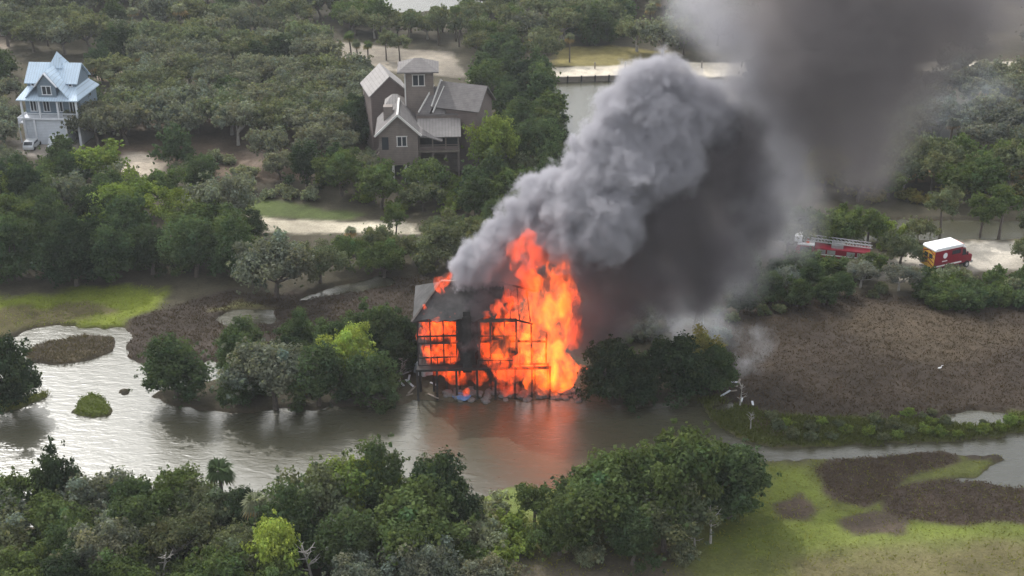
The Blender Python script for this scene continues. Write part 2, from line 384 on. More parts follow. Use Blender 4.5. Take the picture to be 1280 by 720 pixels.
def trunk_mesh(kind, c, rng):
    m = MB(); zt = {'oak': 2.2, 'broad': 2.0, 'dense': 1.8, 'pine': 5.2, 'bush': .25}[kind]; r0 = {'oak': .26, 'broad': .26, 'dense': .24, 'pine': .2, 'bush': .07}[kind]
    lean = rng.normal(size=2)*.25
    top = Vector((lean[0], lean[1], zt))
    m.tube([(0,0,-.6), (lean[0]*.3,lean[1]*.3,zt*.45), top], [r0*1.35, r0, r0*.75])
    for q in c[rng.permutation(len(c))[:9 if kind != 'bush' else 4]]:
        q = Vector(q); mid = top.lerp(q, .5)+Vector((rng.normal()*.3, rng.normal()*.3, -.15*abs(q.z-zt)))
        m.tube([top-Vector((0,0,.15)), mid, q], [r0*.55, r0*.35, r0*.1], 5)
    return m
def proto(kind, i, hi):
    key = (kind, i, hi)
    if key not in PROTO:
        nm = {'oak': 'oak_tree', 'broad': 'broadleaf_tree', 'dense': 'evergreen_tree', 'pine': 'pine_tree', 'bush': 'shrub'}[kind]
        root = bpy.data.objects.new(nm, None); C.objects.link(root); root.empty_display_size = .3
        v, f, t, c, rng = crown_shape(kind, 100*i+hash_kind[kind]+(7 if hi else 0), hi)
        npmesh('crown' if kind != 'bush' else 'foliage', v, f, M['leaf'], root, t)
        trunk_mesh(kind, c, rng).build('trunk' if kind != 'bush' else 'stem', M['palebark'] if (kind == 'oak' and i % 2) else M['bark'], root)
        PROTO[key] = [root, False]
    return PROTO[key]
hash_kind = {'oak': 83, 'broad': 11, 'dense': 23, 'pine': 37, 'bush': 53, 'palm': 61, 'dead': 71}
def palm_proto(i, hi):
    key = ('palm', i, hi)
    if key not in PROTO:
        rng = np.random.default_rng(900+i); root = bpy.data.objects.new('palm_tree', None); C.objects.link(root)
        h = 5.6; lean = rng.normal(size=2)*.3
        tr = MB().tube([(0,0,-.5), (lean[0]*.4,lean[1]*.4,h*.5), (lean[0],lean[1],h)], [.2,.17,.19], 8); tr.build('trunk', M['bark'], root)
        V, F, T = [], [], []
        for k in range(34):
            az = rng.random()*6.28; up = rng.uniform(-.75, 1.1); ln = rng.uniform(1.1, 1.6); side = np.array([-math.sin(az), math.cos(az), 0])
            out = np.array([math.cos(az)*math.cos(up), math.sin(az)*math.cos(up), math.sin(up)]); b0 = np.array([lean[0], lean[1], h])
            hub = b0+out*ln*.25+np.array([0,0,-.02])
            for s in np.linspace(-1.25, 1.25, 9):            # a fan of pleated blades that droop at the tips
                dirn = out*math.cos(s)+side*math.sin(s); tip = hub+dirn*ln*.9*(1-.15*abs(s))+np.array([0,0,-.28-.25*rng.random()])
                wv = np.cross(dirn, np.array([0,0,1.])); wv /= np.linalg.norm(wv)+1e-6; mid = hub+dirn*ln*.5
                kk = len(V)*1; V += [hub, mid-wv*.11, tip, mid+wv*.11]; F.append([kk,kk+1,kk+2,kk+3])
                g = .75+.5*rng.random(); dead = up < -.35
                T.append([g*1.7, g*1.1, g*.8, 1] if dead else [g, g, g, 1])
        npmesh('crown', np.array(V), np.array(F), M['leaf'], root, np.array(T)); PROTO[key] = [root, False]
    return PROTO[key]
def dead_proto(i, hi):
    key = ('dead', i, hi)
    if key not in PROTO:
        rng = np.random.default_rng(500+i); root = bpy.data.objects.new('dead_tree', None); C.objects.link(root)
        h = 5.0; lean = rng.normal(size=2)*.8
        pts = [Vector((lean[0]*t*t, lean[1]*t*t, -.4+(h+.4)*t)) for t in (0,.3,.6,1)]
        MB().tube(pts, [.2,.15,.1,.04]).build('trunk', M['palebark'], root)
        b = MB()
        for k in range(13):
            t = rng.uniform(.3, .95); p = Vector((lean[0]*t*t, lean[1]*t*t, -.4+(h+.4)*t)); az = rng.random()*6.28; l = rng.uniform(.7, 1.9)*(1.2-t*.6)
            q = p+Vector((math.cos(az)*l*.6, math.sin(az)*l*.6, l*.35)); e = q+Vector((math.cos(az+.5)*l*.5, math.sin(az+.5)*l*.5, l*.35)); e2 = q+Vector((math.cos(az-.8)*l*.4, math.sin(az-.8)*l*.4, l*.1))
            b.tube([p, q, e], [.06,.045,.015], 5); b.tube([q, e2], [.035,.012], 5)
        b.build('branches', M['palebark'], root); PROTO[key] = [root, False]
    return PROTO[key]
CAT = {'oak': 'oak tree', 'broad': 'tree', 'dense': 'tree', 'pine': 'tree', 'palm': 'palm tree', 'bush': 'shrub', 'dead': 'dead tree'}
NPRO = {'oak': 6, 'broad': 5, 'dense': 4, 'pine': 3, 'palm': 3, 'bush': 4, 'dead': 2}
COL = {'olive': (.115,.13,.074), 'grey': (.14,.15,.112), 'mid': (.082,.112,.042), 'dark': (.066,.095,.045), 'deep': (.038,.056,.030),
       'lime': (.26,.32,.075), 'fresh': (.15,.195,.05), 'yellow': (.22,.2,.07), 'brown': (.13,.1,.06), 'pale': (.19,.205,.13), 'smoky': (.135,.145,.132)}  # smoky: the grey veil of the smoke is put into the leaf colour
COUNT = {}
def plant(kind, x, y, s, tone, label, group=None, hi=False, sz=None, i=None, jitter=.16):
    i = random.randrange(NPRO[kind]) if i is None else i
    pr = palm_proto(i, hi) if kind == 'palm' else dead_proto(i, hi) if kind == 'dead' else proto(kind, i, hi)
    if not pr[1]: o = pr[0]; pr[1] = True; kids = list(o.children)
    else:
        o = pr[0].copy(); C.objects.link(o); kids = []
        for ch in pr[0].children: c = ch.copy(); C.objects.link(c); c.parent = o; kids.append(c)
    for k in ('label','category','group'):
        if k in o: del o[k]
    sz = sz or s*random.uniform(.9, 1.12)
    o.location = (x, y, gz(x, y)-.05); o.rotation_euler = (0, 0, random.uniform(0, 6.28)); o.scale = (s, s, sz)
    tag(o, label, CAT[kind], group)
    c = COL[tone]; b = random.uniform(1-jitter, 1+jitter); h = random.uniform(-jitter, jitter)*.3
    for ch in kids: ch.color = (c[0]*b*(1+h), c[1]*b, c[2]*b*(1-h), 1)
    COUNT[kind] = COUNT.get(kind, 0)+1
    return o
TAKEN = []
def free(x, y, d):
    for a, b, r in TAKEN:
        if (a-x)**2+(b-y)**2 < ((d+r)*.46)**2: return False
    return True
def tone_words(tone): return {'olive': 'olive green', 'grey': 'grey green', 'mid': 'mid green', 'dark': 'dark green', 'deep': 'very dark green', 'lime': 'bright lime green', 'fresh': 'fresh green', 'yellow': 'yellowish', 'brown': 'brownish', 'pale': 'pale green', 'smoky': 'smoke-veiled grey green'}[tone]
KINDW = {'oak': 'spreading oak', 'broad': 'broad-crowned tree', 'dense': 'dense bushy tree', 'pine': 'tall bare-trunked pine', 'palm': 'fan palm', 'bush': 'low shrub', 'dead': 'bare bleached tree'}
AVOID = []
def fill(poly, spacing, mix, size, where, n=400, hi=False, seed=1, tries=9000):
    """trees of a wood, by the photo polygon of their feet; mix: [(weight, kind, tone)]"""
    rnd = random.Random(seed); wp = worldpoly(poly); x0, y0 = wp.min(0); x1, y1 = wp.max(0); k = 0
    for _ in range(tries):
        if k >= n: break
        x, y = rnd.uniform(x0, x1), rnd.uniform(y0, y1)
        if not inpoly(wp, x, y): continue
        r = rnd.random()*sum(m[0] for m in mix)
        for wgt, kind, tone in mix:
            r -= wgt
            if r <= 0: break
        d = spacing*(.45 if kind == 'bush' else 1)
        if not free(x, y, d) or any(inpoly(a, x, y) for a in AVOID): continue
        if gz(x, y) < .15: continue
        TAKEN.append((x, y, d))
        plant(kind, x, y, rnd.uniform(*size), tone, f'{tone_words(tone)} {KINDW[kind]} {where}', f'{tone_words(tone)} {KINDW[kind]}s {where}', hi); k += 1
def tree(kind, px, py, s, tone, label, hi=True, sz=None, i=None):
    p = P(px, py, .3); TAKEN.append((p.x, p.y, (4.6 if kind != 'bush' else 2.0)*s)); return plant(kind, p.x, p.y, s, tone, label, None, hi, sz, i, .06)

def woods():
    for pp in ([(590,84),(1400,74),(1400,96),(590,104)], [(240,266),(522,277),(526,302),(380,300),(240,290)], [(1100,318),(1190,300),(1400,304),(1400,346),(1100,356)],
               [(148,190),(206,190),(220,240),(180,246)], [(12,142),(120,142),(120,200),(12,200)], [(404,50),(566,60),(590,98),(400,82)], [(985,318),(1095,320),(1095,336),(990,330)]):
        AVOID.append(worldpoly(pp))
    for pp in ([(138,234),(222,238),(236,264),(150,264)], [(470,17),(585,14),(585,40),(470,42)], [(420,296),(530,298),(530,318),(420,316)]): AVOID.append(worldpoly(pp))
    AVOID.append(worldpoly([(462,128),(625,128),(625,232),(462,236)]))
    # --- trees that one can point to
    T = tree
    T('broad', 345, 372, 1.25, 'grey', 'large grey-green spreading tree at the marsh edge below the sand road', i=0)
    T('broad', 400, 354, .85, 'olive', 'olive spreading tree just behind the white strip of marsh water')
    T('broad', 480, 344, .8, 'mid', 'mid-green rounded tree between the sand road and the brown marsh')
    T('broad', 560, 336, 1.05, 'olive', 'olive tree close to the left edge of the grey smoke')
    T('pine', 495, 304, .62, 'mid', 'small flat-topped tree at the right end of the sand road')
    T('dense', 316, 300, .62, 'dark', 'small dark tree in front of the bright left stretch of sand road')
    T('palm', 440, 320, .7, 'pale', 'pale slender palm beside the middle of the sand road')
    T('dense', 222, 500, 1.12, 'dark', 'lone dark-green tree on the grassy tip of the peninsula in the creek', i=1, sz=1.0)
    T('dense', 300, 476, .8, 'dark', 'dark tree at the back of the peninsula next to the lone tree')
    T('broad', 345, 508, 1.15, 'grey', 'grey-green round tree overhanging the creek on the peninsula', sz=1.15)
    T('dense', 300, 506, .75, 'dark', 'small dark tree at the water\'s edge below the grey-green round one')
    T('dense', 398, 506, 1.05, 'dark', 'dark-green tree leaning over the creek beside the lime tree')
    T('dense', 420, 458, .95, 'dark', 'tall dark-green tree behind the lime tree on the peninsula')
    T('dense', 362, 466, .75, 'deep', 'very dark tree between the peninsula\'s grey-green tree and the brown marsh')
    T('dense', 475, 452, .95, 'dark', 'dark-green tree at the back of the peninsula near the burning house')
    T('broad', 438, 478, .8, 'lime', 'bright lime-green tree amid dark trees on the peninsula', sz=1.0)
    T('dense', 462, 504, .95, 'dark', 'dark-green tree under the lime tree at the creek edge')
    T('dense', 496, 470, .75, 'deep', 'very dark small tree beside the white debris left of the burning house')
    T('dense', 505, 442, .8, 'deep', 'deep-green tree touching the left wall of the burning house')
    T('dense', 762, 500, 1.0, 'deep', 'blackish-green tree right of the fire at the water', sz=1.02)
    T('dense', 800, 503, .75, 'deep', 'low blackish tree at the creek between two larger dark ones')
    T('dense', 845, 492, 1.15, 'deep', 'large blackish-green tree second from the fire', sz=1.05)
    T('dense', 895, 488, .8, 'dark', 'small dark tree where the thin smoke rises from the marsh')
    T('broad', 878, 465, .7, 'yellow', 'small yellow-green tree behind the blackish trees')
    T('dense', 14, 505, 1.1, 'deep', 'very dark tree on the small bank at the left edge of the lagoon')
    T('broad', 620, 226, 1.15, 'fresh', 'tall yellow-green tree beside the porch of the grey house', sz=1.5, i=2)
    T('dense', 672, 222, 1.35, 'dark', 'big dark tree between the grey house and the smoke')
    T('dense', 650, 180, 1.1, 'dark', 'dark tree behind the yellow-green one and right of the tower house')
    T('dense', 690, 190, 1.0, 'deep', 'very dark tree at the shore of the lagoon behind the smoke')
    T('palm', 535, 232, .8, 'pale', 'pale palm in front of the grey house porch')
    T('dense', 450, 180, 1.15, 'deep', 'very dark tree against the left wall of the grey house')
    T('dense', 385, 236, .95, 'deep', 'very dark round tree above the sand road left of the grey house')
    T('broad', 428, 246, 1.0, 'mid', 'grey-green rounded tree in front of the left stairs of the grey house')
    T('dense', 250, 238, .8, 'dark', 'dark rounded tree right of the pale sand clearing')
    T('bush', 303, 242, 1.3, 'grey', 'greyish tall bush behind the sand road')
    T('palm', 440, 78, 1.0, 'mid', 'dark round-headed palm left of the sandy clearing behind the grey house')
    T('palm', 461, 86, .85, 'mid', 'shorter brown-skirted palm right of the dark round-headed palm')
    T('palm', 448, 83, .8, 'olive', 'slim palm standing between two others at the sandy clearing')
    T('pine', 483, 76, .75, 'olive', 'thin olive tree on bare trunks in the sandy clearing')
    T('pine', 500, 78, .8, 'olive', 'thin pale-trunked tree right behind the tower of the grey house')
    T('palm', 570, 52, 1.15, 'mid', 'tall palm on a long trunk above the tower roof')
    T('palm', 665, 74, .9, 'pale', 'pale-headed palm at the left end of the dry grass')
    T('palm', 712, 78, .9, 'olive', 'lone thin palm on the dry grass above the upper road')
    T('palm', 60, 58, .95, 'olive', 'palm in the wood just above the blue house roof')
    T('palm', 268, 82, .9, 'pale', 'pale palm at the far edge of the left wood')
    T('palm', 298, 80, .9, 'pale', 'second pale palm a little right of the first at the wood\'s edge')
    # right-hand side
    T('dense', 1000, 298, .55, 'deep', 'small dark tree standing before the water left of the ladder truck')
    T('pine', 1057, 296, .78, 'mid', 'open green tree on a thin trunk just behind the ladder truck')
    T('palm', 1084, 303, .85, 'mid', 'fan palm right of the ladder truck at the water')
    T('pine', 1175, 296, .95, 'olive', 'olive tree with two bare trunks behind the red box truck')
    T('pine', 1248, 298, .98, 'mid', 'tall green tree with dark trunk behind the sandy yard')
    T('pine', 1225, 294, .9, 'mid', 'green tree left of the tall one behind the sandy yard')
    T('broad', 1030, 240, .95, 'yellow', 'yellowish tree just under the dark hanging smoke')
    T('bush', 1110, 300, 1.5, 'fresh', 'bright green bush between the two fire trucks')
    T('broad', 1125, 330, .7, 'olive', 'olive low tree behind the rear end of the box truck')
    T('broad', 1285, 330, .62, 'olive', 'olive small tree at the right edge of the sandy yard')
    for q, (px, py) in enumerate([(1160,376),(1190,372),(1220,380),(1250,378),(1280,384),(1175,384),(1205,386)]):
        T('bush', px, py, 1.2, ['dark','mid'][q % 2], ['dark bush at the left end of the hedge below the box truck','mid-green bush in the hedge right below the box truck','dark bush in the middle of the hedge below the sandy yard','mid-green bush in the right part of the hedge','dark bush at the frame edge in the hedge below the yard','mid-green bush in the front of the hedge at its left end','dark bush in the front of the hedge beneath the yard'][q])
    for q, (px, py, s) in enumerate([(1002,340,1.25),(1026,343,1.35),(1050,344,1.25),(1074,345,1.3),(1092,341,1.3)]):
        T('bush', px, py, s, ['dark','mid','dark','olive','mid'][q], ['dark bush in front of the cab of the ladder truck','mid-green bush second in the row before the ladder truck','dark bush before the middle of the ladder truck','olive bush before the rear half of the ladder truck','mid-green bush at the tail of the ladder truck'][q])
    # dead trees
    T('dead', 865, 425, 1.15, 'pale', 'bleached leaning dead trunk above the blackish trees', i=0)
    T('dead', 878, 405, 1.2, 'pale', 'tall bare white tree in the thin smoke', i=1)
    T('dead', 812, 480, .7, 'pale', 'bare white snag between the two blackish trees', i=0)
    T('dead', 925, 508, .55, 'pale', 'small white snag at the tip of the green marsh bank', i=1)
    T('dead', 938, 538, .42, 'pale', 'tiny leaning white snag beside the thin creek', i=0)
    T('dead', 500, 480, .6, 'pale', 'thin bare snag among the debris left of the burning house', i=1)
    # near bank, front of the picture
    T('dense', 76, 650, .78, 'deep', 'narrow dark treetop sticking out above the near wood at its left end', sz=1.25)
    for q, (kd, px, py, s, z, tn, lb) in enumerate([('broad',22,656,1.0,1.0,'mid','mid-green tree at the left end of the near wood, at the shore'),('broad',122,655,1.02,1.02,'grey','grey-green tree at the shore right of the narrow dark treetop'),
        ('dense',172,662,.95,1.0,'dark','dark tree at the shore in the left half of the near wood'),('broad',222,656,1.0,1.0,'mid','bright mid-green rounded tree at the shore left of the dark palm head'),
        ('broad',262,670,.9,.95,'olive','olive rounded tree just below the dark palm head'),('dense',306,668,.85,.95,'deep','very dark tree at the shore between the two palm heads'),('broad',366,668,.9,.9,'grey','grey-green tree at the shore right of the two palm heads')]):
        T(kd, px, py+6, s*.88, tn, lb, True, z*.84)
    T('palm', 282, 656, 1.0, 'dark', 'dark palm head poking over the middle of the near wood')
    T('palm', 322, 690, .95, 'pale', 'small pale-topped palm right of the dark palm head')
    T('broad', 348, 735, .62, 'lime', 'bright lime-green young tree in the middle of the near wood', sz=1.05)
    T('dense', 552, 664, 1.05, 'deep', 'dark pointed tree at the right end of the near wood by the creek', sz=1.25)
    T('broad', 452, 660, 1.0, 'fresh', 'fresh-green tree at the shore left of the dark pointed one', sz=1.15)
    T('dense', 476, 664, .95, 'dark', 'dark tree squeezed between the fresh-green and the pointed tree', sz=1.2)
    T('broad', 520, 710, 1.2, 'mid', 'wide mid-green tree below the dark pointed one')
    T('broad', 410, 676, 1.05, 'olive', 'olive tree at the shore right of the lime-green young tree', sz=1.1)
    T('pine', 668, 668, .72, 'mid', 'small thin tree standing alone before the red reflection')
    T('dense', 725, 655, .9, 'dark', 'dark tree at the creek edge left in the near right clump')
    T('broad', 760, 676, 1.2, 'mid', 'broad green tree in the middle of the near right clump', sz=1.25, i=3)
    T('broad', 850, 652, 1.2, 'mid', 'tallest green tree of the near right clump', sz=1.45, i=1)
    T('dense', 912, 648, 1.15, 'dark', 'dark-green tree at the right end of the near right clump', sz=1.08)
    T('broad', 830, 690, .95, 'olive', 'olive-green tree at the front foot of the near right clump')
    T('dense', 700, 694, .8, 'mid', 'small green tree at the left front of the near right clump', sz=.75)
    T('dense', 790, 706, .75, 'dark', 'low dark tree at the front middle of the near right clump')
    T('dead', 868, 690, .7, 'pale', 'bare pale trunk leaning in the front of the near right clump', i=1)
    T('dead', 888, 680, .75, 'pale', 'upright pale bare trunk right of the leaning one in the near clump', i=0)
    T('dead', 392, 738, .95, 'pale', 'bare bleached branches at the lower edge of the near wood', i=0)
    T('dead', 205, 740, .85, 'pale', 'grey bare branches at the bottom of the near wood', i=1)
    T('bush', 735, 702, 1.0, 'pale', 'pale bush at the front foot of the near right clump')
    T('bush', 855, 702, .8, 'pale', 'small pale bush in the shade below the near right clump')
    for q, (px, py, s) in enumerate([(612,650,1.2),(632,672,1.1),(602,690,1.35),(648,690,.9),(622,712,1.1),(585,720,1.3)]):
        T('bush', px, py, s, ['pale','fresh','pale','fresh','fresh','mid'][q], ['pale bush nearest the creek in the gap of the near wood','fresh-green bush second from the creek in the gap','pale wide bush at the left of the gap in the near wood','small fresh bush left of the near right clump','fresh bush at the front of the gap in the near wood','green bush at the lower right corner of the near wood'][q])
    # --- the woods
    fill([(-50,640),(300,648),(560,636),(600,700),(620,770),(-50,770)], 3.9, [(4,'oak','grey'),(4,'broad','mid'),(3,'dense','dark'),(2,'oak','olive'),(1,'dense','deep'),(1,'broad','fresh'),(1,'bush','pale')], (.72,.98), 'in the near wood along the bottom of the picture', 110, True, 3, 20000)
    fill([(-50,690),(560,690),(620,700),(640,770),(-50,770)], 4.2, [(3,'bush','mid'),(2,'bush','dark'),(1,'bush','pale')], (.9,1.5), 'filling the floor of the near wood', 90, True, 31)
    fill([(-90,268),(285,285),(300,355),(120,358),(60,366),(-90,372)], 4.9, [(5,'dense','dark'),(3,'broad','mid'),(2,'dense','deep'),(2,'oak','grey'),(2,'broad','fresh'),(1,'bush','pale')], (.95,1.25), 'in the dark belt above the green marsh lawn', 34, True, 4)
    fill([(-90,226),(120,222),(150,245),(240,250),(240,270),(-90,270)], 5.0, [(3,'dense','dark'),(4,'broad','mid'),(3,'oak','grey'),(1,'broad','fresh'),(2,'bush','pale')], (.75,1.05), 'below the blue house', 34, False, 5)
    fill([(215,206),(470,196),(470,258),(330,252),(225,246)], 5.0, [(3,'dense','dark'),(4,'oak','grey'),(3,'bush','pale'),(1,'bush','fresh')], (.65,.95), 'between the sand road and the oak grove', 26, False, 6)
    fill([(470,262),(530,260),(535,236),(620,228),(720,236),(640,275),(525,275),(440,262)], 4.8, [(4,'dense','dark'),(3,'broad','mid'),(2,'oak','olive'),(2,'bush','fresh')], (.7,.95), 'in front of the grey house', 26, False, 7)
    fill([(420,326),(530,322),(560,290),(660,272),(640,335),(545,346),(440,342)], 4.2, [(4,'oak','olive'),(3,'broad','mid'),(2,'dense','dark'),(3,'bush','olive')], (.55,.8), 'between the sand road and the burning house', 24, True, 8)
    fill([(118,104),(300,108),(470,112),(462,188),(300,184),(120,188)], 5.4, [(6,'oak','grey'),(4,'oak','olive'),(1,'dense','dark'),(1,'palm','olive')], (.9,1.1), 'in the oak grove between the two houses', 64, False, 9)
    fill([(590,108),(680,104),(700,180),(690,220),(640,230),(625,130)], 4.8, [(4,'dense','dark'),(2,'broad','mid'),(1,'dense','deep')], (.8,1.0), 'at the lagoon shore beside the grey house', 16, False, 10)
    fill([(-70,-38),(430,-38),(420,62),(400,92),(-90,60)], 5.6, [(6,'oak','olive'),(4,'oak','grey'),(2,'dense','dark'),(1,'palm','pale'),(1,'pine','olive')], (1.0,1.3), 'in the far wood behind the blue house', 125, False, 11)
    fill([(120,60),(420,60),(415,96),(170,92)], 5.2, [(4,'oak','grey'),(2,'oak','olive'),(1,'dense','deep')], (.9,1.05), 'at the near edge of the far wood', 22, False, 12)
    fill([(430,22),(640,15),(640,60),(560,62),(420,46)], 5.2, [(4,'oak','olive'),(3,'broad','mid'),(2,'palm','mid'),(2,'pine','olive')], (.75,1.0), 'between the sandy clearing and the far lagoon', 34, False, 13)
    fill([(620,-38),(930,-38),(930,62),(860,76),(640,60),(570,60)], 5.5, [(6,'oak','olive'),(3,'oak','grey'),(2,'dense','dark'),(1,'palm','pale')], (1.05,1.3), 'in the far wood above the upper road', 70, False, 14)
    fill([(590,62),(690,64),(690,84),(600,88)], 4.5, [(3,'oak','olive'),(2,'dense','dark'),(2,'bush','mid')], (.7,.9), 'at the left end of the upper road', 9, False, 15)
    fill([(1090,-10),(1330,-20),(1330,72),(1090,70)], 6.5, [(6,'oak','smoky'),(2,'dense','dark')], (.95,1.15), 'in the far wood behind the dark smoke', 16, False, 16)
    fill([(1050,104),(1340,100),(1340,205),(1180,205),(1060,205)], 4.8, [(6,'oak','smoky'),(3,'oak','grey'),(1,'palm','smoky')], (.85,1.0), 'in the hazy wood right of the dark smoke', 48, False, 17)
    fill([(1015,215),(1330,215),(1330,262),(1090,258),(1015,248)], 3.7, [(4,'oak','olive'),(3,'pine','olive'),(2,'broad','mid'),(2,'bush','yellow')], (.7,.95), 'on the shore behind the right-hand lagoon', 56, False, 18)
    fill([(925,304),(1000,306),(1095,306),(1100,318),(1000,318),(925,330)], 3.6, [(3,'pine','mid'),(3,'oak','olive'),(2,'broad','mid'),(2,'dense','dark'),(1,'palm','mid')], (.62,.82), 'at the lagoon edge behind the ladder truck', 26, False, 26)
    fill([(925,104),(1040,104),(1050,205),(1010,258),(955,246),(920,190)], 5.5, [(3,'oak','smoky'),(2,'dense','dark')], (.7,.9), 'in the smoke behind the fire', 24, False, 27)
    fill([(1090,280),(1160,304),(1400,296),(1400,304),(1150,312),(1100,316)], 4.2, [(3,'pine','mid'),(3,'oak','olive'),(2,'bush','fresh')], (.55,.75), 'between the sandy yard and the lagoon', 14, False, 19)
    fill([(930,345),(985,358),(1095,358),(1150,366),(1090,374),(980,394),(920,402),(870,420),(860,380)], 3.6, [(5,'dense','dark'),(2,'broad','mid'),(2,'oak','smoky'),(1,'dense','deep'),(1,'bush','olive')], (.45,.62), 'below the ladder truck at the marsh edge', 34, True, 20)
    fill([(1150,356),(1400,352),(1400,392),(1160,380)], 3.6, [(3,'bush','dark'),(3,'bush','mid'),(2,'bush','pale')], (.75,1.2), 'in the hedge between yard and marsh', 34, True, 21)
    fill([(940,520),(1000,526),(1400,512),(1400,550),(1000,557)], 3.2, [(2,'bush','fresh'),(3,'bush','olive')], (.28,.5), 'along the green bank of the thin creek', 46, True, 22)
    fill([(286,440),(540,430),(520,498),(290,506)], 4.6, [(3,'dense','dark'),(1,'oak','grey'),(2,'bush','mid')], (.6,.8), 'filling the peninsula left of the burning house', 14, True, 23)
    fill([(745,415),(840,405),(905,412),(895,448),(745,450)], 4.2, [(3,'oak','smoky'),(2,'dense','dark'),(2,'bush','smoky')], (.55,.75), 'in the thin smoke behind the blackish trees', 16, True, 28)
    fill([(735,455),(900,450),(890,495),(740,496)], 4.2, [(4,'dense','deep'),(2,'bush','dark')], (.6,.85), 'on the dark bank right of the fire', 10, True, 24)
    fill([(-60,90),(22,90),(26,196),(-60,200)], 5.0, [(4,'oak','grey'),(3,'dense','dark')], (.85,1.0), 'left of the blue house', 10, False, 25)
woods()
print('TREES', COUNT)
# ------------------------------------------------------------------ building materials
M['bluemetal'] = worn('pale_blue_standing_seam', (.42,.52,.62), .6, .10, .6, 0, stripe=('X', .55))
M['bluewall'] = worn('slate_blue_siding', (.16,.21,.26), .7, .12, 1, stripe=('Z', .3))
M['white'] = worn('white_paint', (.66,.68,.72), .55, .12, 1.2)
M['whitewall'] = worn('white_siding', (.62,.66,.72), .65, .12, .8, stripe=('Z', .28))
M['dark'] = worn('dark_screen_and_shade', (.03,.032,.036), .6, .3, 2)  # near-black, for the porch screen and for shade painted into openings
M['glass'] = worn('window_glass', (.035,.04,.05), .12, .1, 1)
M['greywall'] = worn('grey_brown_siding', (.19,.157,.138), .75, .25, .8, stripe=('Z', .3))
M['brownwall'] = worn('brown_siding', (.16,.125,.115), .75, .14, .8, stripe=('Z', .3))
M['shingle'] = worn('grey_shingles', (.15,.137,.133), .85, .28, 1.2, stripe=('Z', .22))
M['paleroof'] = worn('pale_grey_metal_roof', (.235,.215,.205), .6, .22, .8, stripe=('X', .5))
M['trim'] = worn('pale_trim', (.6,.58,.55), .6, .1, 1)
M['char'] = worn('charred_timber', (.022,.019,.018), .85, .5, 3, bump=.4)
M['burntwall'] = worn('scorched_wall', (.06,.048,.042), .85, .6, 1.2, bump=.3)
M['burntroof'] = worn('scorched_roof', (.05,.047,.047), .85, .75, .6, bump=.5)
M['wood'] = worn('weathered_boards', (.21,.18,.15), .85, .25, 2)
M['stone'] = worn('shore_rock', (.15,.145,.14), .9, .35, 2, bump=.4)
M['red'] = worn('red_paint', (.22,.010,.026), .32, .15, 1.5)
M['truckwhite'] = worn('white_truck_paint', (.80,.79,.80), .4, .05, 1)
M['yellow'] = worn('yellow_paint', (.72,.42,.06), .5, .12, 3)
M['alu'] = worn('aluminium', (.5,.5,.52), .4, .15, 3, .6)
M['rubber'] = worn('rubber', (.02,.02,.02), .85, .3, 3)
M['chrome'] = worn('pale_bumper', (.55,.55,.56), .35, .1, 3, .5)
M['carpaint'] = worn('silver_white_car_paint', (.55,.57,.6), .3, .05, 1, .2)
M['tarp'] = worn('white_tarp', (.62,.65,.70), .6, .2, .8)
M['bluetarp'] = worn('blue_tarp', (.10,.19,.38), .6, .2, .8)
M['orange'] = worn('orange_lamp', (.7,.12,.04), .3, .1, 3)

def gable(parent, x0, x1, y0, y1, z0, ze, zr, axis, wallm, roofm, over=.5, th=.18, rot=0, at=(0,0), names=('wall','roof')):
    """a gabled block: walls with their two gables and one roof of two slopes; ridge along 'x' or 'y'"""
    w_ = MB(); r_ = MB()
    if axis == 'y':
        xc = (x0+x1)/2; w_.prism([(x0,z0),(x1,z0),(x1,ze),(xc,zr),(x0,ze)], 'y', y0, y1); k = (zr-ze)/(xc-x0)
        g = .03
        for s in (-1, 1):
            xe = xc+s*(xc-x0+over)
            r_.slab([(xc,y0-over,zr+th+g),(xc,y1+over,zr+th+g),(xe,y1+over,ze-k*over+th+g),(xe,y0-over,ze-k*over+th+g)], th)
    else:
        yc = (y0+y1)/2; w_.prism([(y0,z0),(y1,z0),(y1,ze),(yc,zr),(y0,ze)], 'x', x0, x1); k = (zr-ze)/(yc-y0); g = .03
        for s in (-1, 1):
            ye = yc+s*(yc-y0+over)
            r_.slab([(x0-over,yc,zr+th+g),(x1+over,yc,zr+th+g),(x1+over,ye,ze-k*over+th+g),(x0-over,ye,ze-k*over+th+g)], th)
    a = w_.build(names[0], wallm, parent); b = r_.build(names[1], roofm, parent)
    for o in (a, b): o.rotation_euler = (0,0,rot); o.location = (at[0], at[1], 0)
    return a, b
def hip(parent, x0, x1, y0, y1, z, zr, rl, m, th=.2, name='roof'):
    """a hip roof; rl = half length of its ridge along x"""
    xc, yc = (x0+x1)/2, (y0+y1)/2
    b = [(x0,y0),(x1,y0),(x1,y1),(x0,y1)]
    v = [(p[0],p[1],z) for p in b]+[(p[0],p[1],z+th) for p in b]
    r = [(xc-rl,yc,zr),(xc+rl,yc,zr)] if rl else [(xc,yc,zr)]
    f = [(0,3,2,1)]+[(i,(i+1)%4,(i+1)%4+4,i+4) for i in range(4)]
    f += [(4,5,9,8),(5,6,9),(6,7,8,9),(7,4,8)] if rl else [(4,5,8),(5,6,8),(6,7,8),(7,4,8)]
    return MB().poly(v+r, f).build(name, m, parent)
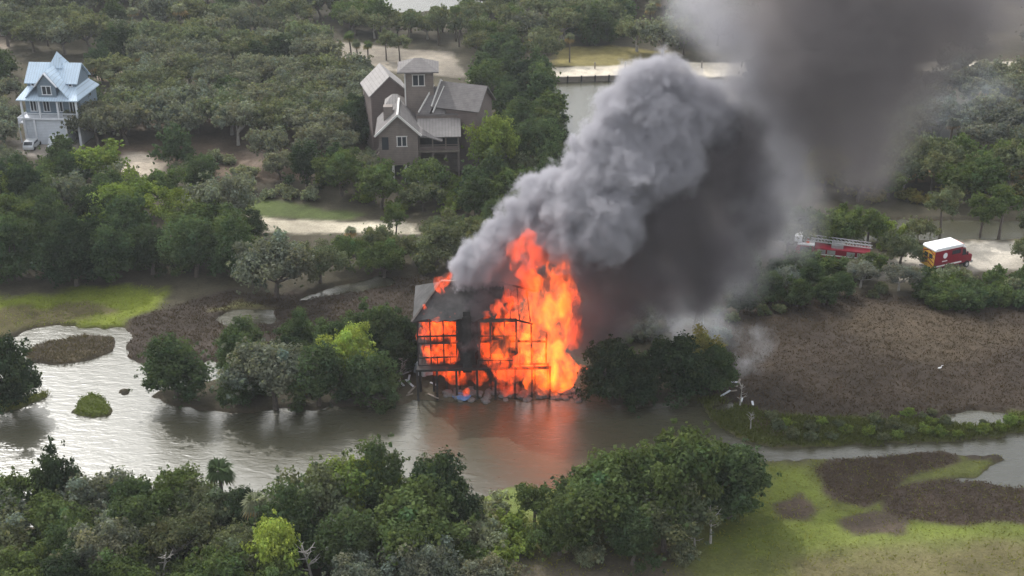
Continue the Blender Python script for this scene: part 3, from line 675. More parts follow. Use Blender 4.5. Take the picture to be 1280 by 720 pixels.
def window(parent, x, y, z, w_, h, n=1, fm='trim'):
    """a framed window in a wall that faces -y, its panes a sub-part"""
    f = MB(); t = .14
    f.box(x-w_/2-t, x+w_/2+t, y-.09, y+.04, z-t, z); f.box(x-w_/2-t, x+w_/2+t, y-.09, y+.04, z+h, z+h+t)
    for k in range(n+1): xx = x-w_/2+w_*k/n; f.box(xx-t/2, xx+t/2, y-.085, y+.04, z, z+h)
    o = f.build('window', M[fm], parent)
    MB().box(x-w_/2+.01, x+w_/2-.01, y-.03, y+.03, z, z+h).build('pane', M['glass'], o)
    return o

# ------------------------------------------------------------------ the blue-roofed house
def blue_house():
    p = P(69.5, 181, .35)
    h = thing('beach_house', 'white three-storey house with a pale blue metal roof and a central gable', 'house', (p.x, p.y, .3), R(-4)); h.scale = (.83, .9, 1)
    MB().box(-5.9, 3.0, -.1, 10, 0, 4.7).box(5.3, 5.9, -.1, 10, 0, 4.7).box(3.0, 5.3, 3.5, 10, 0, 4.7).build('ground_floor_wall', M['whitewall'], h)
    MB().box(3.02, 5.28, 3.35, 3.48, 0, 4.4).build('carport_shade', M['dark'], h)  # dark panel standing in for the shade inside the carport
    MB().box(-6.1, 6.1, -.6, 10.1, 4.7, 5.0).build('porch_floor', M['white'], h)
    MB().box(-5.9, 5.9, 1.6, 10, 5.0, 8.1).build('main_floor_wall', M['bluewall'], h)
    for x in (-4.2, -1.4, 1.4, 4.2): window(h, x, 1.58, 5.7, 1.3, 1.7, 2, 'white')
    for x in (-5.8, -2.05, 1.85, 5.8): MB().box(x-.17, x+.17, -.5, -.16, 5.0, 8.1).build('porch_column', M['white'], h)
    for x in (-5.8, -3.6, 3.0, 5.8): MB().box(x-.2, x+.2, -.52, -.12, 0, 4.7).build('pile', M['white'], h)
    rl = MB().box(-5.6, 5.6, -.46, -.38, 5.75, 5.85)
    for k in range(45): x = -5.5+k*.25; rl.box(x, x+.06, -.44, -.40, 5.0, 5.75)
    rl.build('railing', M['white'], h)
    # the skirt roof over the porch, the upper storey and its roof
    e, t_ = [(-6.5,-1.0),(6.5,-1.0),(6.5,10.6),(-6.5,10.6)], [(-5.2,2.3),(5.2,2.3),(5.2,8.6),(-5.2,8.6)]
    v = [(a,b,8.1) for a,b in e]+[(a,b,8.28) for a,b in e]+[(a,b,9.9) for a,b in t_]
    MB().poly(v, [(0,3,2,1)]+[(i,(i+1)%4,(i+1)%4+4,i+4) for i in range(4)]+[(i+4,(i+1)%4+4,(i+1)%4+8,i+8) for i in range(4)]+[(8,9,10,11)]).build('skirt_roof', M['bluemetal'], h)
    gable(h, -5.2, 5.2, 2.35, 8.6, 9.85, 10.7, 13.2, 'x', M['bluewall'], M['bluemetal'], .45, .16, names=('upper_wall','roof'))
    r = MB()
    for s in (-1, 1): r.slab([(0,-.35,13.15),(0,5.2,13.15),(s*4.9,5.2,8.9),(s*4.9,-.35,8.9)] if False else [(0,.1,13.1),(0,5.3,13.1),(s*4.6,3.2,9.35),(s*4.6,-.75,8.62)], .16)
    r.build('front_gable_roof', M['bluemetal'], h)
    g = MB().prism([(-1.95,8.6),(1.95,8.6),(1.95,10.7),(0,12.55),(-1.95,10.7)], 'y', -.25, 2.2).build('front_gable', M['bluewall'], h)
    rr = MB()
    for s in (-1, 1): rr.slab([(0,-.7,12.95),(0,2.2,12.95),(s*2.45,2.2,10.55),(s*2.45,-.7,10.55)], .16)
    rr.build('gable_eave', M['white'], h)
    window(h, 0, -.25, 9.2, 1.9, 1.35, 2, 'white')
    hip(h, -1.1, 1.9, 4.2, 8, 12.6, 15.2, 0, M['bluemetal'], .1, 'turret_roof')
    for s in (-1, 1): window(h, s*4.0, 2.33, 10.0, .7, .5, 1, 'white')
    d = MB().box(-7.6, -6.1, .5, 6, 3.6, 3.85)
    for x, y in ((-7.5,.6),(-7.5,5.8),(-6.25,.6)): d.box(x-.09, x+.09, y-.09, y+.09, 0, 3.6)
    d.box(-7.6,-7.52,.5,6,4.6,4.7).box(-7.6,-6.1,.5,.58,4.6,4.7).box(-7.6,-7.54,.55,6,3.85,4.6).build('side_deck', M['white'], h)
    st = MB()
    for k in range(7): st.box(-.7, .7, -2.5+.28*k, -2.22+.28*k, 0, .3*(k+1))
    st.build('front_stairs', M['white'], h)
blue_house()
def parked_car():
    p = P(44, 182, .35); t = thing('parked_car', 'silver white car parked beneath the front of the blue-roofed house', 'car', (p.x, p.y-1.2, .36), R(90))
    body = [(-2.2,.35),(2.2,.35),(2.25,.8),(2.0,.98),(1.1,1.05),(.55,1.55),(-1.5,1.6),(-2.1,1.05),(-2.25,.8)]
    MB().prism(body, 'y', -.88, .88).build('body', M['carpaint'], t, .05)
    gl = MB().box(-1.35, .45, -.89, -.885, 1.08, 1.45).box(-1.35, .45, .885, .89, 1.08, 1.45); gl.slab([(1.08,-.75,1.09),(1.08,.75,1.09),(.6,.7,1.53),(.6,-.7,1.53)], .02)
    gl.slab([(-2.05,-.75,1.12),(-2.05,.75,1.12),(-1.55,.7,1.56),(-1.55,-.7,1.56)], .02).build('windows', M['glass'], t)
    for x in (-1.4, 1.4):
        for y in (-.82, .82): MB().cyl((x,y,.34), .34, .22, 'y').build('wheel', M['rubber'], t)
parked_car()

# ------------------------------------------------------------------ the grey house with a tower
def grey_house():
    p = P(500, 228, .35)
    h = thing('tower_house', 'grey-brown shingled house of several gabled wings around a square tower', 'house', (p.x, p.y, .3), R(3))
    gable(h, -3.1, 3.1, 0, 9, 3.0, 8.3, 11.2, 'y', M['greywall'], M['shingle'], .6, .2, names=('front_wall','front_roof'))
    MB().slab([(3.3,-.55,8.32),(3.3,4.5,8.32),(7.0,4.5,7.05),(7.0,-.55,7.05)], .2).build('lean_to_roof', M['shingle'], h)
    tr = MB()
    for s in (-1, 1): tr.bar((0,-.66,11.48), (s*3.72,-.66,8.0), .16, .3)
    tr.build('barge_board', M['trim'], h)
    window(h, .55, 0, 6.2, 1.5, 1.5, 2); window(h, -2.1, 0, 5.6, 1.2, 2.1, 1, 'greywall')
    for x in (-2.9, -1.0, 1.0, 2.9):
        MB().box(x-.2, x+.2, .1, .5, 0, 3.0).build('pile', M['trim'], h)
    MB().box(-2.7, 2.7, 1.4, 8.6, 0, 3.0).build('ground_floor_wall', M['brownwall'], h)
    for x in (-1.1, 0, 1.9): MB().box(x-.55, x+.55, 1.3, 1.38, .6, 2.5).build('garage_opening_shade', M['dark'], h)  # dark plates give the openings their inner shade by colour
    # porch with its pale roof
    MB().box(3.1, 9.7, .9, 5.0, 4.7, 5.0).build('porch_floor', M['wood'], h)
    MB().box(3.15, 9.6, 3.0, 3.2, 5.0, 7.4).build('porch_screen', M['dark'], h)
    for x in (3.3, 5.4, 7.5, 9.5):
        MB().box(x-.11, x+.11, 1.0, 1.22, 5.0, 7.35).build('porch_post', M['greywall'], h); MB().box(x-.15, x+.15, 1.0, 1.3, 0, 4.7).build('pile', M['greywall'], h)
    MB().box(3.2, 9.6, 1.02, 1.1, 5.85, 5.98).box(3.2, 9.6, 1.03, 1.09, 5.1, 5.7).build('railing', M['brownwall'], h)
    MB().slab([(3.0,5.2,9.05),(9.95,5.2,9.05),(9.95,.45,7.45),(3.0,.45,7.45)], .18).build('porch_roof', M['paleroof'], h)
    MB().box(2.8, 10.2, 5.25, 9.0, 0, 9.5).build('middle_wall', M['greywall'], h); MB().box(2.7, 10.4, 5.15, 5.4, 9.5, 9.75).build('parapet', M['shingle'], h)
    # tower
    MB().box(1.1, 5.7, 8, 12.6, 0, 16.0).build('tower_wall', M['greywall'], h)
    hip(h, -.1, 6.6, 7.0, 13.6, 16.0, 17.7, .5, M['shingle'], .2, 'tower_roof')
    window(h, 3.3, 8, 13.75, 1.9, 1.7, 2); MB().box(1.0, 1.22, 7.9, 8.12, 9.5, 16).build('corner_board', M['trim'], h)
    # stepped roofs right of the tower
    MB().slab([(5.7,9.2,13.2),(7.3,9.0,13.2),(4.9,5.6,9.7),(3.2,5.8,9.7)], .2).build('stair_roof', M['shingle'], h)
    MB().slab([(7.5,9.0,13.0),(9.0,8.4,12.6),(7.4,5.5,9.6),(5.7,5.7,9.7)], .2).build('stair_roof', M['shingle'], h)
    rk = MB(); rk.bar((5.75,9.0,13.5), (3.2,5.6,9.95), .14, .26).bar((7.45,8.9,13.3), (5.5,5.5,9.9), .14, .26); rk.build('rake_board', M['trim'], h)
    gable(h, -3.4, 3.6, -3.2, 3.2, 0, 10.9, 13.7, 'x', M['brownwall'], M['shingle'], .6, .2, R(-24), (10.6, 8.2), ('right_wing_wall','right_wing_roof'))
    o = MB().bar((-4.05,-3.9,10.7), (-4.05,0,14.1), .16, .3).bar((-4.05,3.9,10.7), (-4.05,0,14.1), .16, .3).build('rake_board', M['trim'], h); o.rotation_euler = (0,0,R(-24)); o.location = (10.6, 8.2, 0)
    # small hip and left wing
    MB().box(-1.1, 1.1, 7.7, 11, 0, 10.4).build('stair_tower_wall', M['brownwall'], h); hip(h, -2.4, 1.1, 7.2, 11.4, 10.4, 12.0, .4, M['paleroof'], .15, 'stair_tower_roof')
    gable(h, -3.2, 3.2, -4, 4, 0, 10.6, 13.5, 'y', M['brownwall'], M['paleroof'], .4, .2, R(13), (-2.6, 18), ('left_wing_wall','left_wing_roof'))
    ch = MB().box(-2.35, -.9, 3.4, 4.9, 8.5, 11.6).build('chimney', M['greywall'], h)
    MB().box(-.15, .15, -.5, 9, 11.38, 11.56).build('ridge_cap', M['trim'], h)
    s = MB()
    for k in range(14): s.box(-6.6+.25*k, -6.3+.25*k, 1.2, 2.6, .33*k, .33*k+.12)
    s.bar((-6.6,1.15,.9), (-3.1,1.15,5.6), .1, .1); s.bar((-6.6,1.15,.1), (-3.1,1.15,4.7), .1, .3); s.build('side_stairs', M['wood'], h)
grey_house()

# ------------------------------------------------------------------ the burning house
BH = P(609, 490, .3)
def burning_house():
    h = thing('burning_house', 'two-storey stilt house in full blaze at the creek, charred frame and sagging roof', 'house', (BH.x, BH.y, .25), R(2))
    rng = random.Random(5)
    rt = lambda a: rng.uniform(-a, a)
    for x in (-7.5,-6.0,-4.5,-3.1,-1.4,.4,2.2,3.8,5.4,6.9):
        for y in (.2, 4.2, 8.2):
            if x > 3 and y > 8: continue
            MB().tube([(x,y,-1.1),(x+rt(.1),y,3.5)], [.17,.14], 8).build('stilt', M['char'], h)
    MB().box(-7.7, 3.4, -.1, 8.4, 3.45, 3.7).build('first_floor', M['char'], h)
    MB().box(-7.7, 3.4, 0.1, 8.4, 6.25, 6.45).build('second_floor', M['char'], h)
    fr = MB()                                              # left wing: open window frames, two storeys
    for x in (-7.65, -6.2, -4.75, -3.35): fr.bar((x,.05,3.7), (x+rt(.06),.05,9.15), .16)
    for z in (4.55, 6.35, 7.2, 9.1): fr.bar((-7.7,.02,z), (-3.3,.02,z+rt(.06)), .14, .16)
    for x in (-6.9, -5.5, -4.05): fr.bar((x,.05,3.7), (x,.05,4.6), .09).bar((x,.05,6.4), (x,.05,7.2), .09)
    for y in (2.7, 5.4, 8.2): fr.bar((-7.65,y,3.7), (-7.65,y,9.1), .16)
    for z in (4.6, 6.35, 7.2, 9.1): fr.bar((-7.67,.1,z), (-7.67,8.2,z), .14)
    fr.build('window_frame', M['char'], h)
    MB().prism([(-3.35,3.7),(-1.2,3.7),(-1.35,4.9),(-.95,5.6),(-1.25,6.6),(-.9,7.3),(-1.1,8.1),(-1.5,8.6),(-1.7,9.3),(-2.4,9.1),(-3.3,9.3),(-3.2,7.6),(-3.4,6.4),(-3.15,5.2)], 'y', .0, .2).build('front_wall', M['char'], h)
    m2 = MB().box(-.9, 3.3, .02, .2, 3.7, 4.3).box(.3, 2.6, .02, .2, 4.9, 6.6).box(-.9, 3.3, .04, .18, 8.8, 9.2)
    for x in (-.85, .45, 1.9, 3.25): m2.bar((x,.1,3.7), (x+rt(.08),.1,9.1), .2)
    m2.bar((-.9,.1,7.1),(3.3,.1,7.05),.12); m2.build('middle_wall', M['burntwall'], h)
    MB().box(-7.6, 3.3, 8.2, 8.4, 3.7, 9.2).build('rear_wall', M['burntwall'], h)
    MB().box(-2.7, -1.7, -.75, -.01, 3.0, 9.9).box(-2.6,-1.8,-.65,-.1,9.9,10.5).build('chimney', M['char'], h)
    # roof: front slope, left hip end, a torn right edge with bare rafters
    e = 9.25; rz = 11.95
    q = MB(); top = [(-4.9,4.2,rz), (2.0,4.2,rz-.25)]
    edge = [(-8.1,-.6,e)]+[(x,-.6+.5*abs(math.sin(x*2.3)),e-.12*abs(math.sin(x))+.2*abs(math.sin(x*2.3))) for x in (-7.2,-6.3,-5.4,-4.6,-3.9,-3.1,-2.2,-1.4,-.6)]+[(.2,.2,9.6),(.9,-.3,9.3),(1.5,.9,10.1),(2.4,.5,9.8),(2.1,2.4,10.9)]
    pts = edge+top[::-1]
    q.slab(pts, .2); q.slab([(-8.1,-.6,e),(-4.9,4.2,rz),(-8.1,9.0,e)], .2); q.slab([(-8.1,9.0,e),(-4.9,4.2,rz),(2.0,4.2,rz-.25),(1.0,9.0,e)], .2)
    q.build('roof', M['burntroof'], h)
    MB().bar((-5.0,4.1,rz+.1), (2.1,4.1,rz-.12), .3, .16).build('ridge_cap', M['wood'], h)
    MB().bar((-8.2,-.62,e+.08), (-4.95,4.15,rz+.1), .26, .12).build('hip_cap', M['burntwall'], h)
    rf = MB()
    for x in (2.6, 3.6, 4.8): rf.bar((x,-.4,9.2+rt(.2)), (x+rt(.3),4.2,11.4-.25*(x-2)), .12, .2)
    rf.bar((2.0,4.2,11.6), (5.6,4.1,10.6), .14, .22); rf.build('rafter', M['char'], h)
    # right part: burnt-out bays and the deck frame over the bank
    g = MB()
    g.bar((3.35,.1,3.5),(6.7,.1,3.5),.2)
    for x, z in ((3.4,9.2),(5.0,8.6),(6.6,7.4)): g.bar((x,.1,3.6), (x+rt(.2),.1,z), .2)
    g.bar((3.3,.1,6.4),(6.7,.1,6.3),.2).bar((3.3,.1,9.0),(5.1,.1,8.5),.16)
    g.build('burnt_bay_frame', M['char'], h)
    d = MB().bar((-7.9,-1.1,3.55),(7.1,-1.1,3.65),.2,.26).bar((3.0,-1.2,3.7),(7.1,-1.2,3.7),.24,.28)
    d.box(-7.8,3.0,-1.05,-.12,3.5,3.62); d.build('deck_beam', M['char'], h)
    for x in (-7.7,-5.6,-3.4,-1.1,.9,3.1,5.0,7.0): MB().bar((x,-1.1,-1.0), (x+rt(.08),-1.1,3.45), .24).build('deck_post', M['char'], h)
    rr = MB()
    for x in (-1.0,.2,1.4,2.6): rr.bar((x,-1.08,3.7), (x+rt(.1),-1.08,4.7), .1)
    rr.bar((-1.1,-1.08,4.7),(2.9,-1.08,4.6),.1); rr.build('deck_rail', M['char'], h)
burning_house()

# ------------------------------------------------------------------ fire vehicles
def wheel(parent, x, y, r=.5):
    o = MB().cyl((x,y,r), r, .32, 'y', 20).build('wheel', M['rubber'], parent, .04)
    MB().cyl((x,y+(-.17 if y < 0 else .17),r), r*.5, .05, 'y', 14).build('rim', M['chrome'], o)
def rescue_truck():
    p = P(1183, 334.5, .4)
    t = thing('rescue_truck', 'red box-bodied rescue truck with white roof and yellow striped rear doors', 'fire truck', (p.x, p.y, .4), R(25)); t.scale = (1, 1, 1.15)
    # heading +x; box from -3.4 to 1.5
    MB().box(-3.5, 1.3, -1.22, 1.22, .75, 2.95).build('box_body', M['red'], t, .05)
    MB().prism([(-3.62,2.97),(1.2,2.97),(1.55,3.12),(1.1,3.35),(-3.4,3.35),(-3.62,3.2)], 'y', -1.3, 1.3).build('box_roof', M['truckwhite'], t, .05)
    MB().prism([(1.32,.7),(3.3,.7),(3.36,1.45),(3.2,1.62),(2.35,1.75),(1.95,2.62),(1.32,2.75)], 'y', -1.05, 1.05).build('cab', M['red'], t, .06)
    MB().prism([(1.3,2.78),(2.0,2.66),(2.02,2.76),(1.3,2.98)], 'y', -1.06, 1.06).build('cab_roof', M['truckwhite'], t, .02)
    w_ = MB().slab([(2.42,-.9,1.78),(2.42,.9,1.78),(2.05,.85,2.58),(2.05,-.85,2.58)], .03)
    w_.prism([(1.4,1.75),(2.2,1.75),(1.88,2.5),(1.4,2.58)], 'y', -1.075, -1.055); w_.prism([(1.4,1.75),(2.2,1.75),(1.88,2.5),(1.4,2.58)], 'y', 1.055, 1.075); w_.build('cab_window', M['glass'], t)
    rd = MB().box(-3.58, -3.52, -1.15, 1.15, .8, 2.9).build('rear_door', M['yellow'], t)
    ch = MB()
    for k in range(4):
        z = .95+.5*k
        for s in (-1, 1): ch.slab([(-3.585,s*.02,z+.42),(-3.585,s*.02,z+.60),(-3.585,s*1.1,z+.18),(-3.585,s*1.1,z)], .004) if False else ch.poly([(-3.587,s*.03,z+.4),(-3.587,s*.03,z+.56),(-3.587,s*1.1,z+.16),(-3.587,s*1.1,z)], [(0,1,2,3)])
    ch.build('chevron', M['red'], rd)
    MB().box(-3.6,-3.58,-.75,-.15,1.95,2.5).box(-3.6,-3.58,.15,.75,1.95,2.5).build('rear_window', M['glass'], rd)
    MB().box(-3.9, -3.5, -1.15, 1.15, .5, .7).build('rear_step', M['chrome'], t); MB().box(3.3, 3.55, -1.08, 1.08, .5, .85).build('front_bumper', M['chrome'], t)
    MB().box(-3.45, 1.28, -1.245, -1.225, .95, 1.12).box(-3.45, 1.28, 1.225, 1.245, .95, 1.12).build('side_stripe', M['truckwhite'], t)
    em = MB(); em.cyl((-1.75,-1.235,2.25), .36, .02, 'y', 20).box(-2.2,-1.3,-1.245,-1.226,1.5,1.62).build('emblem', M['truckwhite'], t)
    MB().box(-.6,.9,-1.24,-1.225,2.2,2.7).build('side_window', M['glass'], t)
    MB().box(-3.3, 3.0, -.85, .85, .45, .72).build('chassis', M['rubber'], t)
    for x in (-2.2, 2.45):
        for y in (-1.02, 1.02): wheel(t, x, y, .46)
    MB().box(1.4, 1.7, -.8, .8, 2.98, 3.1).build('light_bar', M['orange'], t)
    for s in (-1, 1):
        MB().box(3.37, 3.41, s*.75-.15, s*.75+.15, 1.0, 1.2).build('headlight', M['truckwhite'], t); MB().box(-3.6, -3.57, s*1.0-.1, s*1.0+.1, 2.6, 2.8).build('tail_light', M['orange'], t)
        MB().box(2.1, 2.2, s*1.28-.1, s*1.28+.1, 1.8, 2.2).build('mirror', M['rubber'], t)
rescue_truck()
def ladder_truck():
    p = P(1039, 327, .4)
    t = thing('ladder_truck', 'long red ladder truck with silver ladder on top and white cab behind trees', 'fire truck', (p.x, p.y, .4), R(165))
    # heading +x (to the left in the photograph)
    MB().box(-5.0, 2.4, -1.22, 1.22, .8, 2.3).build('body', M['red'], t, .05)
    MB().prism([(2.5,.6),(4.9,.6),(5.0,1.7),(4.75,2.5),(2.5,2.5)], 'y', -1.2, 1.2).build('cab', M['red'], t, .06)
    MB().prism([(2.45,2.52),(4.75,2.52),(4.6,2.75),(2.45,2.78)], 'y', -1.22, 1.22).build('cab_roof', M['truckwhite'], t, .04)
    MB().prism([(2.8,1.6),(4.4,1.6),(4.3,2.35),(2.8,2.35)], 'y', -1.225, -1.205).prism([(2.8,1.6),(4.4,1.6),(4.3,2.35),(2.8,2.35)], 'y', 1.205, 1.225).slab([(5.01,-1.05,1.7),(5.01,1.05,1.7),(4.79,1.0,2.44),(4.79,-1.0,2.44)], .03).build('cab_window', M['glass'], t)
    l = MB()
    for y in (-.55, .55):
        l.bar((-5.2,y,2.75),(4.6,y,3.05),.1,.12).bar((-5.0,y,3.15),(3.6,y,3.5),.08,.1)
        for k in range(17): x = -5.0+k*.53; l.bar((x,y,2.78+.03*(x+5)/1), (x+.5,y,3.16+.037*(x+5)), .05)
    for k in range(25): x = -5.0+k*.39; l.bar((x,-.55,2.77+.03*(x+5)), (x,.55,2.77+.03*(x+5)), .06)
    l.build('ladder', M['alu'], t); MB().box(-1.4, .2, -.7, .7, 2.3, 2.75).build('turntable', M['alu'], t)
    MB().box(4.2, 5.2, -.95, .95, 2.85, 3.7).build('bucket', M['truckwhite'], t, .04)
    MB().box(-4.9, 2.3, -1.245, -1.225, 1.35, 1.52).box(-4.9, 2.3, 1.225, 1.245, 1.35, 1.52).build('side_stripe', M['truckwhite'], t)
    lk = MB()
    for x in (-4.4,-3.0,-.4,.9): lk.box(x, x+1.1, 1.225, 1.25, 1.58, 2.15).box(x, x+1.1, -1.25, -1.225, 1.58, 2.15)
    lk.build('locker_door', M['alu'], t)
    MB().box(-4.8, 4.8, -.9, .9, .45, .78).build('chassis', M['rubber'], t); MB().box(3.2, 3.6, -.9, .9, 2.8, 2.95).build('light_bar', M['orange'], t)
    for x in (-3.6, -2.5, 3.7):
        for y in (-1.05, 1.05): wheel(t, x, y, .5)
ladder_truck()

# ------------------------------------------------------------------ shore, bulkhead, debris
def bulkhead():
    a, b = P(640, 103.5, .2), P(778, 99.5, .2)
    o = thing('bulkhead', 'dark timber bulkhead along the lagoon edge of the upper sand road', 'retaining wall', (a.x, a.y, 0)); v = b-a; L = v.length; o.rotation_euler = (0,0,math.atan2(v.y, v.x))
    MB().box(0, L, -.1, .1, -1, 1.0).build('planking', M['wood'], o); MB().box(-.1, L+.1, -.25, .25, 1.0, 1.15).build('cap', M['wood'], o)
    for k in range(9): x = L*k/8; MB().tube([(x,-.28,-1.2),(x,-.28,1.35)], [.16,.15], 8).build('pile', M['char'], o)
bulkhead()
def rock_mesh(seed, n=1):
    bm = bmesh.new(); bmesh.ops.create_icosphere(bm, subdivisions=2, radius=1)
    for v in bm.verts: v.co *= 1+.35*noise.noise(v.co*1.3+Vector((seed*7.1,0,0)))+.12*noise.noise(v.co*3.7+Vector((0,seed*3.3,0)))
    me = bpy.data.meshes.new('shore_rock'); bm.to_mesh(me); bm.free(); me.materials.append(M['stone']); return me
RM = [rock_mesh(i) for i in range(5)]
def rocks():
    rnd = random.Random(11)
    spots = [(rnd.uniform(556,724), rnd.gauss(494,2.6), rnd.uniform(.22,.55)) for _ in range(95)]
    for x, y, s in spots:
        p = P(x, y, .15); o = bpy.data.objects.new('shore_rock', rnd.choice(RM)); C.objects.link(o)
        o.location = (p.x, p.y, max(.02, gz(p.x, p.y)+.02)); o.scale = (s*rnd.uniform(.8,1.3), s, s*rnd.uniform(.5,.8)); o.rotation_euler = (rnd.uniform(-.3,.3), 0, rnd.uniform(0,6))
        tag(o, 'grey rock in the rubble bank below the burning house', 'rock', 'rocks of the bank below the burning house')
rocks()
def crumple(name, px, py, w_, d_, h_, m, label, cat, seed):
    """a slumped sheet or heap with thickness"""
    p = P(px, py, .3); bm = bmesh.new(); bmesh.ops.create_icosphere(bm, subdivisions=4, radius=1)
    for v in bm.verts:
        n_ = noise.noise(v.co*1.5+Vector((seed*5.3,1,0)))*.45+noise.noise(v.co*4+Vector((0,seed,0)))*.16
        v.co = Vector((v.co.x*(1+n_), v.co.y*(1+n_), max(-.12, v.co.z*(.8+1.3*n_))))
    me = bpy.data.meshes.new(name); bm.to_mesh(me); bm.free(); me.materials.append(m); o = bpy.data.objects.new(name, me); C.objects.link(o)
    o.location = (p.x, p.y, gz(p.x, p.y)); o.scale = (w_/2, d_/2, h_); tag(o, label, cat)
crumple('tarp', 531, 466, 2.4, 2.2, 2.3, M['tarp'], 'white and pale blue tarp slumped left of the burning house', 'tarp', 1)
crumple('tarp', 523, 446, 2.2, 1.8, 1.0, M['tarp'], 'smaller white sheet behind the big tarp left of the fire', 'tarp', 2)
crumple('tarp', 523, 512, 2.0, 1.3, .8, M['tarp'], 'white heap at the water edge left below the burning house', 'tarp', 3)
crumple('tarp', 578, 496, 1.9, 1.2, .5, M['bluetarp'], 'blue tarp on the bank under the left wing of the burning house', 'tarp', 4)
crumple('tarp', 606, 503, 1.0, .8, .5, M['tarp'], 'small white bundle at the waterline under the burning house', 'tarp', 5)
def debris():
    rnd = random.Random(4)
    for k in range(26):
        x, y = (rnd.uniform(498,545), rnd.uniform(440,508)) if k < 18 else (rnd.uniform(905,945), rnd.uniform(476,512))
        p = P(x, y, .3); a = rnd.uniform(0,3.1); l = rnd.uniform(.7,1.8); z = gz(p.x, p.y)+.1
        o = MB().bar((-l/2,0,0), (l/2,0,rnd.uniform(0,.35)), .22, .07).build('board', M['tarp'] if k % 3 else M['wood']); o.location = (p.x, p.y, z); o.rotation_euler = (0,0,a)
        if k < 18: tag(o, 'pale broken board in the debris left of the burning house', 'board', 'broken boards left of the burning house')
        else: tag(o, 'pale broken board at the tip of the green marsh bank', 'board', 'broken boards at the tip of the marsh bank')
debris()
def rail_posts():
    rnd = random.Random(8)
    for k in range(7):
        p = P(690+k*48+rnd.uniform(-6,6), 86.5-k*.4, .3); o = MB().box(-.12,.12,-.12,.12,-.3,1.3).box(-.16,.16,-.16,.16,1.3,1.38).build('post', M['wood'])
        o.location = (p.x, p.y, gz(p.x, p.y)); tag(o, 'short wooden post at the far edge of the upper road', 'post', 'posts along the upper road')
rail_posts()
def egret():
    p = P(1174, 466, .3); b = bmesh.new(); t = thing('white_bird', 'small white wading bird standing alone in the brown marsh', 'bird', (p.x, p.y, gz(p.x, p.y))); t.scale = (.75,.75,.75)
    m = MB().tube([(-.35,0,.62),(-.15,0,.66),(.1,0,.72),(.22,0,.85),(.2,0,1.05),(.3,0,1.12),(.48,0,1.1)], [.03,.14,.13,.06,.045,.06,.012], 8)
    m.build('body', M['truckwhite'], t); MB().tube([(0,.05,0),(0,.05,.65)], [.02,.02], 5).build('leg', M['rubber'], t); MB().tube([(.04,-.05,0),(0,-.05,.65)], [.02,.02], 5).build('leg', M['rubber'], t)
egret()
# standing marsh stems: too many to count, one object
def marsh_grass():
    rng = np.random.default_rng(3); V, F, T = [], [], []
    areas = [(ZONES[17][2], 9000, (.66,.52,.42), .28), (ZONES[15][2], 6000, (.62,.5,.41), .3), (ZONES[19][2], 6000, (.9,1.1,.4), .5), (ISLES[0], 900, (1.0,.88,.72), .4), (ISLES[1], 500, (1.1,1.5,.4), .2), (ISLES[2], 800, (1.2,1.4,.5), .5),
             (ZONES[21][2], 4000, (1.7,1.85,.5), .22), (ZONES[26][2], 2200, (1.05,.86,.76), .22), (ZONES[27][2], 2600, (1.05,.86,.76), .22), (ZONES[13][2], 1200, (1.5,1.9,.4), .2)]
    for poly, n, c, hh in areas:
        wp = worldpoly(poly); x0, y0 = wp.min(0); x1, y1 = wp.max(0)
        x = rng.uniform(x0, x1, n*3); y = rng.uniform(y0, y1, n*3); ok = signed(wp, x, y) > .2; x, y = x[ok][:n], y[ok][:n]
        z = height(x, y); ok = z > .12; x, y, z = x[ok], y[ok], z[ok]; k = len(x)
        cl = fbm(x*.3, y*.3, 13); cl = cl*.5+.75*fbm(x*.06+3, y*.09, 17)
        for j in range(3):
            a = rng.uniform(0, 6.28, k); h_ = .7*hh*rng.uniform(.5, 1.2, k)*(.5+cl); wd = .05+.05*rng.random(k); lx, ly = rng.normal(size=k)*.2, rng.normal(size=k)*.2
            ox, oy = rng.normal(size=k)*.2, rng.normal(size=k)*.2
            p0 = np.stack([x+ox-np.cos(a)*wd, y+oy-np.sin(a)*wd, z-.05], -1); p1 = np.stack([x+ox+np.cos(a)*wd, y+oy+np.sin(a)*wd, z-.05], -1); p2 = np.stack([x+ox+lx, y+oy+ly, z+h_], -1)
            V.append(np.stack([p0,p1,p2], 1).reshape(-1,3)); g = (.8+.4*rng.random(k))*(.75+.5*cl); T.append(np.stack([g*c[0], g*c[1], g*c[2], np.ones(k)], -1))
    V = np.concatenate(V); o = npmesh('marsh_grass', V, np.arange(len(V)).reshape(-1,3), M['leaf'], None, np.concatenate(T)); o.color = (.10,.092,.08,1)
    tag(o, 'brown and green marsh grass standing on the flats', 'grass', kind='stuff')
marsh_grass()
